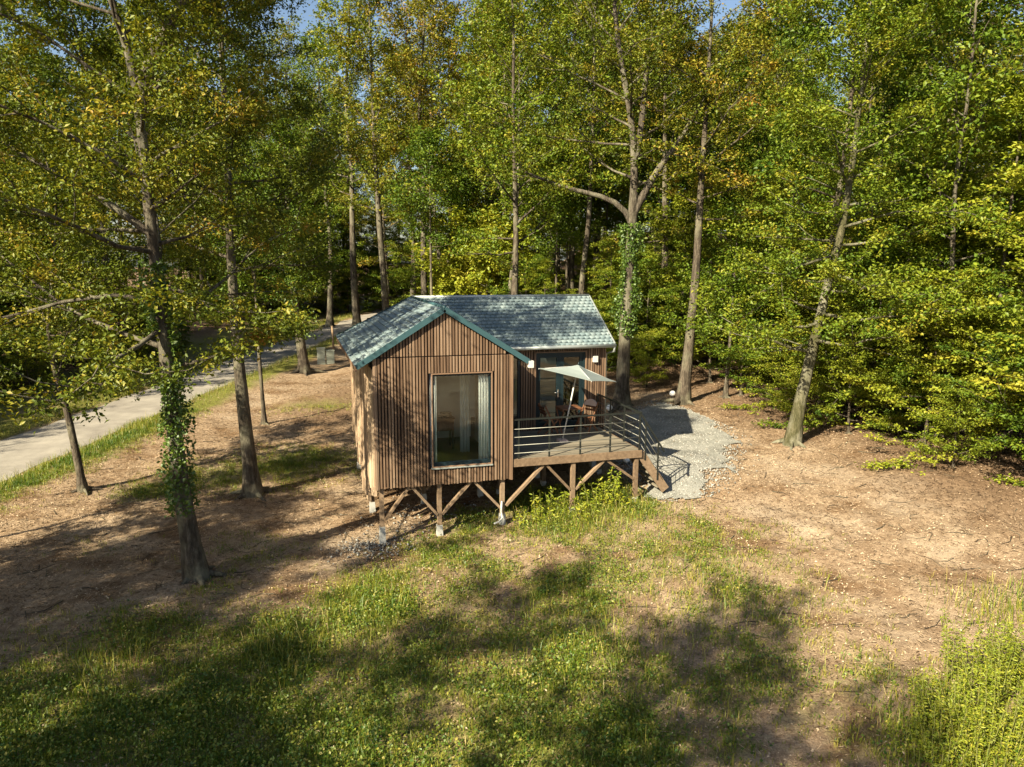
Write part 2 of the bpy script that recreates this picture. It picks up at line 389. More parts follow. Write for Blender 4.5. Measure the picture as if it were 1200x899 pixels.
# ------------------------------------------------------------------ the cabin
W, H, G = 3.17, 3.0, 1.0; SL = G/(W/2); T = .08; RZ = H+G+T; RY = 4.63; OV = .38; WY = 2.85; XR = 6.78; BY = 6.2; HALF = W/2+OV
EZ = RZ-SL*HALF
cabin = thing('cabin', (0, 0, -1.25), 'small timber-slatted cabin on stilts with blue-grey shingle roof', 'cabin')
box('wall_panel', .03, 1.24, .047, .10, .03, H, 'membrane', cabin); box('wall_panel', 2.73, W-.03, .047, .10, .03, H, 'membrane', cabin)
box('wall_panel', 1.24, 2.73, .047, .10, 2.64, H, 'membrane', cabin); box('wall_panel', 1.24, 2.73, .047, .10, .03, .35, 'membrane', cabin)
pyd('gable_panel', [(.03, .047, H), (W-.03, .047, H), (W/2, .047, H+G-.02), (.03, .10, H), (W-.03, .10, H), (W/2, .10, H+G-.02)], [(0, 1, 2), (5, 4, 3), (0, 3, 4, 1), (1, 4, 5, 2), (2, 5, 3, 0)], M['membrane'], cabin)
# inner linings
def ibox(n, *a): return box(n, *a, cabin)
ibox('lining', .12, 1.24, .105, .13, .24, 2.9, 'inner'); ibox('lining', 2.73, 3.05, .105, .13, .24, 2.9, 'inner'); ibox('lining', 1.24, 2.73, .105, .13, 2.64, 2.9, 'inner'); ibox('lining', 1.24, 2.73, .105, .13, .24, .35, 'inner')
ibox('side_wall', .03, .11, .105, BY, .03, 2.82, 'membrane'); ibox('lining', .112, .14, .14, BY-.1, .24, 2.9, 'inner')
ibox('side_wall', W-.10, W-.03, .105, WY+.02, .03, 2.9, 'membrane'); ibox('lining', W-.13, W-.105, .14, WY+.3, .24, 2.9, 'inner')
ibox('back_wall', .03, XR-.03, BY-.08, BY, .03, 2.82, 'membrane'); ibox('lining', .15, XR-.12, BY-.12, BY-.09, .24, 2.9, 'inner')
ibox('end_wall', XR-.1, XR-.03, WY+.1, BY-.085, .03, 2.82, 'membrane')
pyd('end_gable', [(XR-.1, WY+.05, 2.83), (XR-.1, BY, 2.83), (XR-.1, RY, RZ-.12), (XR-.03, WY+.05, 2.83), (XR-.03, BY, 2.83), (XR-.03, RY, RZ-.12)], [(0, 1, 2), (5, 4, 3), (0, 3, 4, 1), (1, 4, 5, 2), (2, 5, 3, 0)], M['membrane'], cabin)
ibox('floor', .03, W-.03, .11, BY-.09, .06, .22, 'innerfloor'); ibox('floor', W-.02, XR-.04, WY+.08, BY-.09, .06, .22, 'innerfloor')
ibox('ceiling', .03, W-.03, .11, BY-.09, 2.905, 2.96, 'inner'); ibox('ceiling', W-.02, XR-.04, WY+.08, BY-.09, 2.905, 2.96, 'inner')
ibox('partition', .15, 1.0, 3.6, 3.68, .225, 2.9, 'inner'); ibox('partition', 1.95, W-.14, 3.6, 3.68, .225, 2.9, 'inner'); ibox('partition', 1.0, 1.95, 3.6, 3.68, 2.4, 2.9, 'inner')
# front slats
rs = random.Random(4)
NS = 45; PI_ = W/NS; SW = .041
def slat(x0, x1, y0, y1, z0, z1, zt=None):
    """zt: (z at x0, z at x1) sloped top"""
    a, b = zt if zt else (z1, z1)
    V = boxv(x0, x1, y0, y1, z0, z1); V[4] = (x0, y0, a); V[7] = (x0, y1, a); V[5] = (x1, y0, b); V[6] = (x1, y1, b)
    return pyd('slat', V, BF, M['slat'], cabin)
for k in range(NS):
    xm = (k+.5)*PI_; x0, x1 = xm-SW/2+rs.uniform(-.004, .004), xm+SW/2+rs.uniform(-.004, .004); yy = rs.uniform(-.006, .004)
    zb = rs.uniform(-.012, .012)
    if 1.22 < xm < 2.75:
        slat(x0, x1, yy, .045, zb, .375); slat(x0, x1, yy, .045, 2.615, H-.015)
    else: slat(x0, x1, yy, .045, zb, H-.015)
    top = lambda x: H+G-SL*abs(x-W/2)-.03
    if min(top(x0), top(x1)) > H+.03: slat(x0, x1, yy, .045, H+.012, 0, (top(x0), top(x1)))
slat(-.03, .022, -.012, .04, -.02, H-.02); slat(W-.022, W+.03, -.012, .04, -.02, H-.02)
# wing slats (front), right-hand walls
def run_slats(a, b, f):
    n = max(1, round((b-a)/PI_)); s = (b-a)/n
    for k in range(n): f(a+(k+.5)*s)
def wf(z0, z1): return lambda xm: slat(xm-SW/2, xm+SW/2, WY-rs.uniform(.036, .044), WY, z0, z1)
ibox('wall_panel', 4.25, 4.68, WY+.003, WY+.07, .03, 2.9, 'membrane'); ibox('wall_panel', 6.16, XR-.03, WY+.003, WY+.07, .03, 2.9, 'membrane'); ibox('wall_panel', 4.68, 6.16, WY+.003, WY+.07, 2.64, 2.9, 'membrane'); ibox('wall_panel', W, 4.25, WY+.003, WY+.07, 2.64, 2.9, 'membrane')
ibox('wall_panel', W, XR-.03, WY+.003, WY+.07, -.02, .02, 'membrane')
run_slats(4.25, 4.68, wf(.44, 2.80)); run_slats(6.16, XR, wf(.44, 2.80)); run_slats(W+.05, 6.16, wf(2.66, 2.80))
run_slats(.04, WY-.05, lambda ym: pyd('slat', boxv(W-.028, W+.002, ym-SW/2, ym+SW/2, 0, 2.74), BF, M['slat'], cabin))
run_slats(WY+.05, BY, lambda ym: pyd('slat', boxv(XR-.028, XR+.002, ym-SW/2, ym+SW/2, 0, RZ-.16-SL*abs(ym-RY)), BF, M['slat'], cabin))
# live-edge boards of the long side wall
y = .05; k = 0
while y < BY:
    w = rs.uniform(.19, .30); n = 12; V = []; zb = (rs.choice((-.25, -.45, -.7, -.95)) if .7 < y < 4.2 else rs.choice((-.05, .0, -.15))) + rs.uniform(-.06, .06); ph = rs.uniform(0, 9); xo = -.012 if k % 2 else -.036
    for q in range(n+1):
        t = q/n; z = zb+(2.74-zb)*t; tap = 1-.45*(1-t)**5*rs.uniform(.6, 1)
        e0 = y+.02+(1-tap)*w*.5+.018*math.sin(3.1*t*3+ph)+rs.uniform(-.008, .008); e1 = y+w-(1-tap)*w*.5+.02*math.sin(2.6*t*3+ph*1.7)+rs.uniform(-.008, .008)
        bow = .02*math.sin(2*t+ph)
        V += [(xo-.022+bow*.3, e0, z), (xo-.03+bow, (e0+e1)/2, z), (xo-.022+bow*.3, e1, z), (xo+.012+.03, e1, z), (xo+.012+.03, e0, z)]
    F = []
    for q in range(n):
        for s_ in range(5): F.append((q*5+s_, (q+1)*5+s_, (q+1)*5+(s_+1) % 5, q*5+(s_+1) % 5))
    F += [(0, 1, 2, 3, 4), tuple(n*5+c for c in (4, 3, 2, 1, 0))]
    pyd('live_edge_board', V, F, M['board'], cabin); y += w*.93; k += 1
# roof: an L of four slopes with one hip at the outer corner and one valley
def slab(name, P, th, mat, par):
    P = np.array(P, float); k = len(P); Q = P-np.array((0, 0, th)); V = np.concatenate([P, Q])
    F = [tuple(range(k)), tuple(range(2*k-1, k-1, -1))]+[(a, a+k, (a+1) % k+k, (a+1) % k) for a in range(k)]
    return pyd(name, V, F, M[mat], par)
XE = XR+.16; FY = -.05; XC = W/2; BYE = RY+HALF; VY = RY-HALF
roof = slab('roof', [(XC, FY, RZ), (XC-HALF, FY, EZ), (XC-HALF, BYE, EZ), (XC, RY, RZ)][::-1], .07, 'rake', cabin)
slab('roof_slope', [(XC, FY, RZ), (XC, RY, RZ), (XC+HALF, VY, EZ), (XC+HALF, FY, EZ)][::-1], .07, 'rake', roof)
slab('roof_slope', [(XC, RY, RZ), (XE, RY, RZ), (XE, VY, EZ), (XC+HALF, VY, EZ)][::-1], .07, 'rake', roof)
slab('roof_slope', [(XC, RY, RZ), (XC-HALF, BYE, EZ), (XE, BYE, EZ), (XE, RY, RZ)][::-1], .07, 'rake', roof)
TV = []; TF = []
def tiles(O, ax, dn, length, depth, nrm, test):
    """rows of round-tailed tabs: O on the ridge line, ax along it, dn down the slope"""
    O, ax, dn, nrm = (np.array(q, float) for q in (O, ax, dn, nrm)); tw, rh = .16, .15
    rows = int(depth/rh)
    for r in range(rows+1):
        off = (r % 2)*tw/2
        for c in range(-1, int(length/tw)+1):
            a0 = c*tw+off; d0 = r*rh-.02; am = a0+tw/2; dm = d0+rh
            if not test(am, min(dm, depth)): continue
            lift = rs.uniform(0, .004); a_ = max(0, a0+.004); b_ = min(length, a0+tw-.004)
            if b_-a_ < .02: continue
            w_ = b_-a_
            prof = [(0, .006), (.25, .024), (.5, .032), (.75, .024), (1, .006)]
            b0 = len(TV)
            for dd, k_ in ((d0, .15), (d0+rh*.6, .75), (d0+rh*1.06, 1.15)):
                for q_, (f_, h_) in enumerate(prof):
                    cut = rh*.22*(2*f_-1)**2 if dd > d0+rh else 0
                    TV.append(O+ax*(a_+w_*f_)+dn*min(dd-cut, depth+.035)+nrm*(h_*k_+.006*k_+lift))
            for f_, h_ in prof: TV.append(O+ax*(a_+w_*f_)+dn*min(d0+rh*1.06-rh*.22*(2*f_-1)**2, depth+.035)+nrm*.001)
            for r_ in range(3):
                for q_ in range(4): TF.append((b0+r_*5+q_, b0+r_*5+q_+1, b0+r_*5+q_+6, b0+r_*5+q_+5))
DL = math.hypot(HALF, RZ-EZ); cs, sn = HALF/DL, (RZ-EZ)/DL
# left slope (grows along the hip), right slope of the gable (ends at the valley), wing front, wing back
tiles((XC, FY, RZ), (0, 1, 0), (-cs, 0, -sn), BYE-FY, DL, (-sn, 0, cs), lambda a, d: a+FY < RY+d*cs)
tiles((XC, FY, RZ), (0, 1, 0), (cs, 0, -sn), RY-FY, DL, (sn, 0, cs), lambda a, d: a+FY < RY-d*cs)
tiles((XC, RY, RZ), (1, 0, 0), (0, -cs, -sn), XE-XC, DL, (0, -sn, cs), lambda a, d: a > d*cs)
tiles((XC-HALF, RY, RZ), (1, 0, 0), (0, cs, -sn), XE-XC+HALF, DL, (0, sn, cs), lambda a, d: a-HALF > -d*cs)
tg = tag(pyd('shingles', TV, TF, M['shingle'], roof), kind='stuff')
tube('ridge_cap', [(XC, FY-.01, RZ+.01), (XC, RY, RZ+.01)], .045, 'rake', roof, 8); tube('ridge_cap', [(XC, RY, RZ+.012), (XE+.01, RY, RZ+.012)], .045, 'zinc', roof, 8)
tube('hip_cap', [(XC, RY, RZ+.01), (XC-HALF, BYE, EZ+.01)], .04, 'rake', roof, 8)
bar('rake_board', (XC, FY-.018, RZ-.025), (XC-HALF-.01, FY-.018, EZ-.025), .03, .12, 'rake', roof); bar('rake_board', (XC, FY-.018, RZ-.025), (XC+HALF+.01, FY-.018, EZ-.025), .03, .12, 'rake', roof)
bar('rake_board', (XE+.015, RY, RZ-.02), (XE+.015, VY, EZ-.02), .03, .1, 'zinc', roof); bar('rake_board', (XE+.015, RY, RZ-.02), (XE+.015, BYE, EZ-.02), .03, .1, 'zinc', roof)
bar('fascia', (XC-HALF-.016, FY, EZ-.06), (XC-HALF-.016, BYE, EZ-.06), .03, .13, 'trimwood', roof)
tube('gutter', [(XC+HALF+.06, VY-.06, EZ-.045), (XE+.02, VY-.06, EZ-.045)], .052, 'zinc', roof, 10)
tube('gutter', [(XC+HALF+.055, FY-.02, EZ-.06), (XC+HALF+.055, VY-.1, EZ-.06)], .05, 'zinc', roof, 10)
box('gutter_end', XC+HALF+.005, XC+HALF+.12, FY-.06, FY+.06, EZ-.17, EZ-.01, 'white', roof)
tube('downpipe', [(XE-.02, VY-.06, EZ-.06), (XE+.0, VY-.02, EZ-.2), (XR+.05, WY+.12, EZ-.3), (XR+.05, WY+.12, -.4)], .035, 'zinc', cabin, 8)
# big front window
win = box('window_sill', 1.26, 2.71, -.035, .15, .378, .405, 'zinc', cabin)
def frame(par, x0, x1, z0, z1, y0, y1, t, mat, nm='window_frame', tb=None):
    tb = tb or t
    box(nm, x0, x0+t, y0, y1, z0, z1, mat, par); box(nm, x1-t, x1, y0, y1, z0, z1, mat, par); box(nm, x0+t, x1-t, y0, y1, z1-t, z1, mat, par); box(nm, x0+t, x1-t, y0, y1, z0, z0+tb, mat, par)
frame(cabin, 1.272, 2.702, .407, 2.606, -.012, .028, .024, 'trimwood', 'window_trim')
frame(cabin, 1.30, 2.674, .42, 2.575, .06, .125, .045, 'frame', 'window_frame', .09)
box('pane', 1.346, 2.628, .09, .096, .511, 2.529, 'glass', cabin)
# side light and double glazed door of the wing
frame(cabin, W+.04, 4.24, .44, 2.63, WY-.01, WY+.08, .06, 'frame'); box('pane', W+.1, 4.18, WY+.03, WY+.036, .5, 2.57, 'glass', cabin)
frame(cabin, 4.69, 6.15, .44, 2.63, WY-.012, WY+.1, .055, 'frame', 'door_frame')
frame(cabin, 4.66, 6.18, .40, 2.655, WY-.05, WY-.013, .03, 'trimwood', 'door_trim')
for x0, x1 in ((4.747, 5.405), (5.435, 6.093)):
    d = box('door', x0, x0+.09, WY+.02, WY+.08, .5, 2.572, 'frame', cabin)
    box('stile', x1-.09, x1, WY+.02, WY+.08, .5, 2.572, 'frame', d); box('rail', x0+.09, x1-.09, WY+.02, WY+.08, 2.48, 2.572, 'frame', d); box('rail', x0+.09, x1-.09, WY+.02, WY+.08, .5, .66, 'frame', d)
    box('pane', x0+.092, x1-.092, WY+.05, WY+.056, .662, 2.478, 'glass', d)
    if x0 < 5: box('handle_plate', x1-.06, x1-.03, WY+.006, WY+.019, 1.36, 1.58, 'chrome', d); tube('handle', [(x1-.045, WY+.0, 1.5), (x1-.045, WY-.04, 1.5), (x1-.16, WY-.045, 1.5)], .012, 'chrome', d, 6)
box('mullion', 5.407, 5.433, WY+.015, WY+.085, .5, 2.57, 'frame', cabin)
wl_ = box('wall_lamp', 6.36, 6.49, WY-.12, WY-.034, 2.33, 2.50, 'white', cabin)
# sub-structure of the cabin: beams, posts with pale feet, braces
def post(par, x, y, ztop, w=.10, foot=.32, mat='beam'):
    zb = gz(x, y)
    o = box('post', x-w/2, x+w/2, y-w/2, y+w/2, zb+foot-.02, ztop, mat, par)
    k = .5*w+.012
    pyd('footing', [(x-k*1.25, y-k*1.25, zb-.08), (x+k*1.25, y-k*1.25, zb-.08), (x+k*1.25, y+k*1.25, zb-.08), (x-k*1.25, y+k*1.25, zb-.08), (x-k, y-k, zb+foot), (x+k, y-k, zb+foot), (x+k, y+k, zb+foot), (x-k, y+k, zb+foot)], BF, M['concrete'], o)
    return o
for yb in (.14, 2.3, 4.2, 6.0): bar('floor_beam', (.04, yb, .085), (W-.03, yb, .085), .1, .16, 'beam', cabin)
for yb in (2.95, 4.6, 6.0): bar('floor_beam', (W+.02, yb, .085), (XR-.05, yb, .085), .1, .16, 'beam', cabin)
PXS = (.11, 1.45, 2.98)
for yb in (.14, 2.3, 4.2, 6.0):
    for xb in PXS: post(cabin, xb, yb, -.0, foot=.42 if (xb, yb) == (.11, .14) else .26)
for xb in (4.8, 6.5):
    for yb in (2.95, 6.0): post(cabin, xb, yb, -.0)
def brace(par, p, q): return bar('brace', p, q, .06, .105, 'beam', par, (0, 1, 0))
brace(cabin, (.17, .12, -.78), (.74, .12, -.02)); brace(cabin, (1.39, .12, -.75), (.80, .12, -.02)); brace(cabin, (1.51, .12, -.75), (2.20, .12, -.02)); brace(cabin, (2.92, .12, -.72), (2.28, .12, -.02))
for yb in (2.28,): brace(cabin, (.17, yb, -.8), (.74, yb, -.02)); brace(cabin, (1.39, yb, -.8), (.8, yb, -.02)); brace(cabin, (1.51, yb, -.8), (2.2, yb, -.02))
tube('drain_hose', [(2.95, .06, -.55), (2.93, .03, -.8), (2.95, .0, -.95), (2.85, -.05, -1.02), (2.72, -.08, -1.05)], .022, 'white', cabin, 6)

# ------------------------------------------------------------------ terrace
ZD = .47; DX0, DX1, DY0, DY1 = W+.04, 6.58, .06, WY-.05
deck = thing('terrace', (4.9, 1.4, -1.0), 'raised timber terrace with metal railing in front of glazed door', 'terrace')
nb = 20; bw = (DY1-DY0)/nb
for k in range(nb): box('deck_board', DX0, DX1-.045, DY0+k*bw+.006, DY0+(k+1)*bw-.006, ZD-.03, ZD+rs.uniform(-.002, .002), 'decking', deck)
box('edge_beam', DX0-.005, DX1, DY0-.05, DY0-.002, ZD-.19, ZD-.004, 'beam', deck); box('edge_beam', DX1-.042, DX1, DY0, DY1, ZD-.19, ZD-.006, 'beam', deck)
for xb in (3.6, 4.3, 5.0, 5.7, 6.3): bar('joist', (xb, DY0+.01, ZD-.10), (xb, DY1, ZD-.10), .05, .12, 'beam', deck)
for xb, yb in ((4.77, .1), (6.46, .1), (4.77, 2.3), (6.4, 2.3), (3.5, 2.3)): post(deck, xb, yb, ZD-.165 if yb > 1 else ZD-.2, foot=.12)
brace(deck, (3.06, .11, -.68), (4.0, .11, ZD-.22)); brace(deck, (4.70, .11, -.42), (4.08, .11, ZD-.22)); brace(deck, (4.84, .11, -.42), (5.58, .11, ZD-.22)); brace(deck, (6.40, .11, -.28), (5.66, .11, ZD-.22))
RH = .95; RYF = DY0-.02
for xp in (3.36, 4.13, 4.93, 5.72, 6.51):
    box('rail_post', xp-.02, xp+.02, RYF-.012, RYF+.012, ZD-.003, ZD+RH-.02, 'railmetal', deck)
bar('handrail', (DX0+.02, RYF, ZD+RH), (6.55, RYF, ZD+RH), .045, .035, 'railmetal', deck)
for k in range(4): tube('rail_bar', [(DX0+.02, RYF-.016, ZD+.14+k*.195), (6.53, RYF-.016, ZD+.14+k*.195)], .008, 'cable', deck, 6)
# railing along the open side, behind the steps
for yp in (.95, 1.85, 2.74): box('rail_post', 6.49, 6.53, yp-.012, yp+.012, ZD-.003, ZD+RH-.02, 'railmetal', deck)
bar('handrail', (6.51, RYF+.03, ZD+RH), (6.51, 2.76, ZD+RH), .045, .035, 'railmetal', deck)
for k in range(4): tube('rail_bar', [(6.526, .07, ZD+.14+k*.195), (6.526, 2.75, ZD+.14+k*.195)], .008, 'cable', deck, 6)
# steps
SX0, SX1 = DX1+.003, 7.3; SZ1 = gz(SX1, .5)+.02; SY0, SY1 = .08, .98
dzx = (ZD-.1-SZ1)/(SX1-SX0)
for yy in (SY0, SY1): bar('stringer', (SX0, yy, ZD-.12), (SX1, yy, SZ1+.06), .05, .22, 'beam', deck)
for k in range(5):
    t = (k+.7)/5.4; xx = SX0+(SX1-SX0)*t; zz = ZD-.1-(ZD-.1-SZ1)*t
    box('tread', xx-.13, xx+.13, SY0+.03, SY1-.03, zz-.02, zz+.02, 'decking', deck)
for yy in (SY0-.03,):
    P0 = np.array((6.53, yy, ZD+RH-.02)); P1 = np.array((7.22, yy, ZD+RH-.02-.69*dzx*1.0))
    bar('handrail', P0, P1, .045, .035, 'railmetal', deck)
    for t in (.22, .75):
        q = P0+(P1-P0)*t; box('rail_post', q[0]-.018, q[0]+.018, yy-.012, yy+.012, q[2]-.98, q[2]-.012, 'railmetal', deck)
    for k in range(4):
        dz = np.array((0, 0, -.19*(k+1))); tube('rail_bar', [P0+dz, P1+dz*1.0-(P1-P0)*.02], .007, 'cable', deck, 6)

# ------------------------------------------------------------------ furniture on the terrace
PB = np.array((4.95, 1.35, ZD)); PT = np.array((5.33, 1.35, ZD+1.88))
par = thing('parasol', tuple(PB), 'tilted pale grey-green parasol standing on the terrace', 'parasol')
box('base_plate', 4.83, 5.07, 1.22, 1.48, ZD+.003, ZD+.06, 'plate', par)
tube('pole', [PB+np.array((0, 0, .05)), PB+(PT-PB)*.5, PT+(PT-PB)*.06], .020, 'white', par, 8)
axz = (PT-PB)/np.linalg.norm(PT-PB); axx = np.cross((0, 1, 0), axz); axy = np.array((0., 1., 0.))
ctr = PB+(PT-PB)*.93; apex = ctr+axz*.27; V = [apex]; F = []; nseg = 5
cor = [ctr+axx*(1.16 if c > 0 else 1.05)*c+axy*1.05*s for c, s in ((-1, 0), (0, -1), (1, 0), (0, 1))]
ring = []
for c in range(4):
    for s in range(nseg):
        t = s/nseg; e = cor[c]*(1-t)+cor[(c+1) % 4]*t; e = e+(ctr-e)*.10*4*t*(1-t)*.6; ring.append(e)
nr = len(ring)
for lev in (.33, .66, 1.0):
    for r in ring:
        q = apex+(r-apex)*lev; V.append(q-np.array((0, 0, .05*4*lev*(1-lev)))*.8)
for r in range(nr): F.append((0, 1+(r+1) % nr, 1+r)[::-1])
for L_ in range(2):
    for r in range(nr): a = 1+L_*nr+r; b = 1+L_*nr+(r+1) % nr; F.append((a, b, b+nr, a+nr))
can = pyd('canopy', V, F, M['fabric'], par); sm = can.modifiers.new('thick', 'SOLIDIFY'); sm.thickness = .008
for c in cor: tube('rib', [apex-axz*.03, (apex+c)/2-axz*.02, c-axz*.012], .008, 'white', can, 5)
tube('finial', [apex-axz*.02, apex+axz*.07], .02, 'frame', par, 8)
def folding_chair(loc, rz, label, cushion=False):
    t = thing('folding_chair', (0, 0, 0), label, 'chair', None)
    for k in range(6): box('seat_slat', -.2, .2, -.19+k*.066, -.135+k*.066, .435, .453, 'redwood', t)
    for s in (-.215, .215):
        bar('leg', (s, -.22, 0), (s, .20, .84 if True else .45), .022, .04, 'redwood', t); bar('leg', (s*.9, .24, 0), (s*.9, -.19, .43), .022, .04, 'redwood', t)
    for k in range(3): bar('back_slat', (-.21, .155+k*.035, .60+k*.085), (.21, .155+k*.035, .60+k*.085), .016, .055, 'redwood', t)
    bar('stretcher', (-.2, -.13, .18), (.2, -.13, .18), .02, .03, 'redwood', t)
    if cushion:
        V = []; F = []
        n = 9
        for q in range(n):
            a = math.pi*q/(n-1); V += [(-.22*math.cos(a), .12+.03*math.sin(a), .72+.17*math.sin(a)), (-.22*math.cos(a), .17+.03*math.sin(a), .72+.17*math.sin(a))]
        for q in range(n-1): F.append((2*q, 2*q+1, 2*q+3, 2*q+2))
        F += [tuple(range(0, 2*n, 2))[::-1], tuple(range(1, 2*n, 2)), (0, 2*n-2, 2*n-1, 1)]
        pyd('head_cushion', V, F, M['plate'], t)
    t.location = loc; t.rotation_euler = (0, 0, rz)
    return t
folding_chair((4.86, 2.2, ZD+.004), rad(95), 'reddish folding chair with crossed legs beside the glazed door')
folding_chair((6.0, 2.25, ZD+.004), rad(-60), 'reddish folding chair with pale rounded back at the table', True)
tb = thing('terrace_table', (5.45, 2.2, ZD+.004), 'small slatted reddish wooden table between the folding chairs', 'table')
for k in range(8): box('top_slat', 5.15, 5.75, 1.92+k*.07, 1.98+k*.07, ZD+.71, ZD+.735, 'redwood', tb)
for xx in (5.17, 5.73): bar('top_rail', (xx, 1.92, ZD+.69), (xx, 2.47, ZD+.69), .03, .04, 'redwood', tb); bar('leg', (xx, 1.94, ZD+.006), (xx, 2.45, ZD+.67), .025, .04, 'redwood', tb); bar('leg', (xx*1.0+(.03 if xx < 5.5 else -.03), 2.45, ZD+.006), (xx+(.03 if xx < 5.5 else -.03), 1.94, ZD+.67), .025, .04, 'redwood', tb)

# ------------------------------------------------------------------ inside the big window
FZ = .222
tab = thing('console_table', (1.85, 2.6, FZ), 'dark wooden console table seen through the big window', 'table')
box('table_top', 1.35, 2.3, 2.3, 2.75, FZ+.8, FZ+.84, 'redwood', tab); box('drawer_front', 1.37, 2.28, 2.31, 2.33, FZ+.5, FZ+.795, 'redwood', tab); box('drawer_box', 1.37, 2.28, 2.335, 2.73, FZ+.5, FZ+.795, 'redwood', tab)
for xx in (1.38, 1.82, 2.25):
    for yy in (2.34, 2.70): box('leg', xx-.02, xx+.02, yy-.02, yy+.02, FZ+.002, FZ+.495, 'darkobj', tab)
def vase(name, x, y, prof, label): return tag(lathe(name, (x, y, FZ+.842), prof, 'darkobj'), label, 'vase')
vase('pot', 1.52, 2.5, [(0, 0), (.1, 0), (.13, .1), (.12, .2), (.09, .24), (.0, .24)], 'wide dark pot on the console table behind the window')
vase('bottle_vase', 1.82, 2.5, [(0, 0), (.05, 0), (.06, .12), (.05, .18), (.02, .22), (.025, .28), (0, .28)], 'slim dark bottle on the console table behind the window')
vase('bowl', 2.1, 2.5, [(0, 0), (.06, 0), (.15, .09), (.155, .1), (0, .09)], 'low dark bowl on the console table behind the window')
def curtain(x0, x1, y, z0, z1, folds, label):
    n = folds*8; V = []; F = []
    for q in range(n+1):
        t = q/n; xx = x0+(x1-x0)*t; yy = y+.035*math.sin(t*folds*2*math.pi)
        V += [(xx, yy, z0), (xx, yy*.5+y*.5, z1)]
    F = [(2*q, 2*q+2, 2*q+3, 2*q+1) for q in range(n)]
    o = tag(pyd('curtain', V, F, M['curtain'], None, True), label, 'curtain'); s = o.modifiers.new('thick', 'SOLIDIFY'); s.thickness = .006
    return o
curtain(1.25, 1.42, .18, FZ+.01, 2.85, 3, 'narrow white curtain gathered at the live-edge-board side of the window')
curtain(2.42, 2.70, .18, FZ+.01, 2.85, 4, 'wide white curtain gathered at the terrace side of the window')
curtain(2.35, 2.6, 1.9, FZ+.01, 2.85, 3, 'pale curtain deeper inside the room beyond the big window')
curtain(4.75, 4.9, WY+.25, FZ+.25, 2.6, 2, 'narrow white curtain behind the glazed terrace door')

# ------------------------------------------------------------------ small things outdoors
def globe(u, v, label, r=.125):
    p = px(u, v); t = thing('globe_lamp', (p[0], p[1], p[2]), label, 'lamp', None)
    c = (p[0], p[1], p[2]+r+.04)
    lathe('globe', c, [(r*math.sin(a), -r*math.cos(a)) for a in np.linspace(0.001, math.pi-.001, 14)], 'globe', t)
    lathe('base', (p[0], p[1], p[2]-.02), [(0, 0), (.06, 0), (.055, .08), (0, .08)], 'railmetal', t, 12)
globe(788, 466, 'white globe lamp on the ground at the foot of the tall oak by the gravel')
globe(714, 483, 'white globe lamp between the terrace railing and the big forked oak')
globe(734, 544, 'white globe lamp on the gravel showing under the terrace edge', .1)
p = px(372, 427)
for k, (dx, hh, lb) in enumerate(((0, .95, 'taller grey-green metal utility cabinet beside the ivy-covered tree'), (.52, .8, 'lower grey-green metal utility cabinet next to the wooden post'))):
    z = gz(p[0]+dx, p[1]); t = thing('utility_cabinet', (p[0]+dx+.2, p[1], z), lb, 'cabinet')
    box('body', p[0]+dx, p[0]+dx+.45, p[1]-.15, p[1]+.15, z-.05, z+hh-.05, 'cabinet', t); box('lid', p[0]+dx-.02, p[0]+dx+.47, p[1]-.17, p[1]+.17, z+hh-.048, z+hh, 'cabinet', t); box('door', p[0]+dx+.03, p[0]+dx+.42, p[1]-.162, p[1]-.152, z+.1, z+hh-.1, 'cabinet', t)
p = px(391, 412); tag(tube('wooden_post', [(p[0], p[1], p[2]-.2), (p[0]-.02, p[1], p[2]+.8), (p[0]-.05, p[1], p[2]+1.65)], [.07, .065, .06], 'post', None, 10), 'pale round wooden post standing by the lane near the cabin roof', 'post')

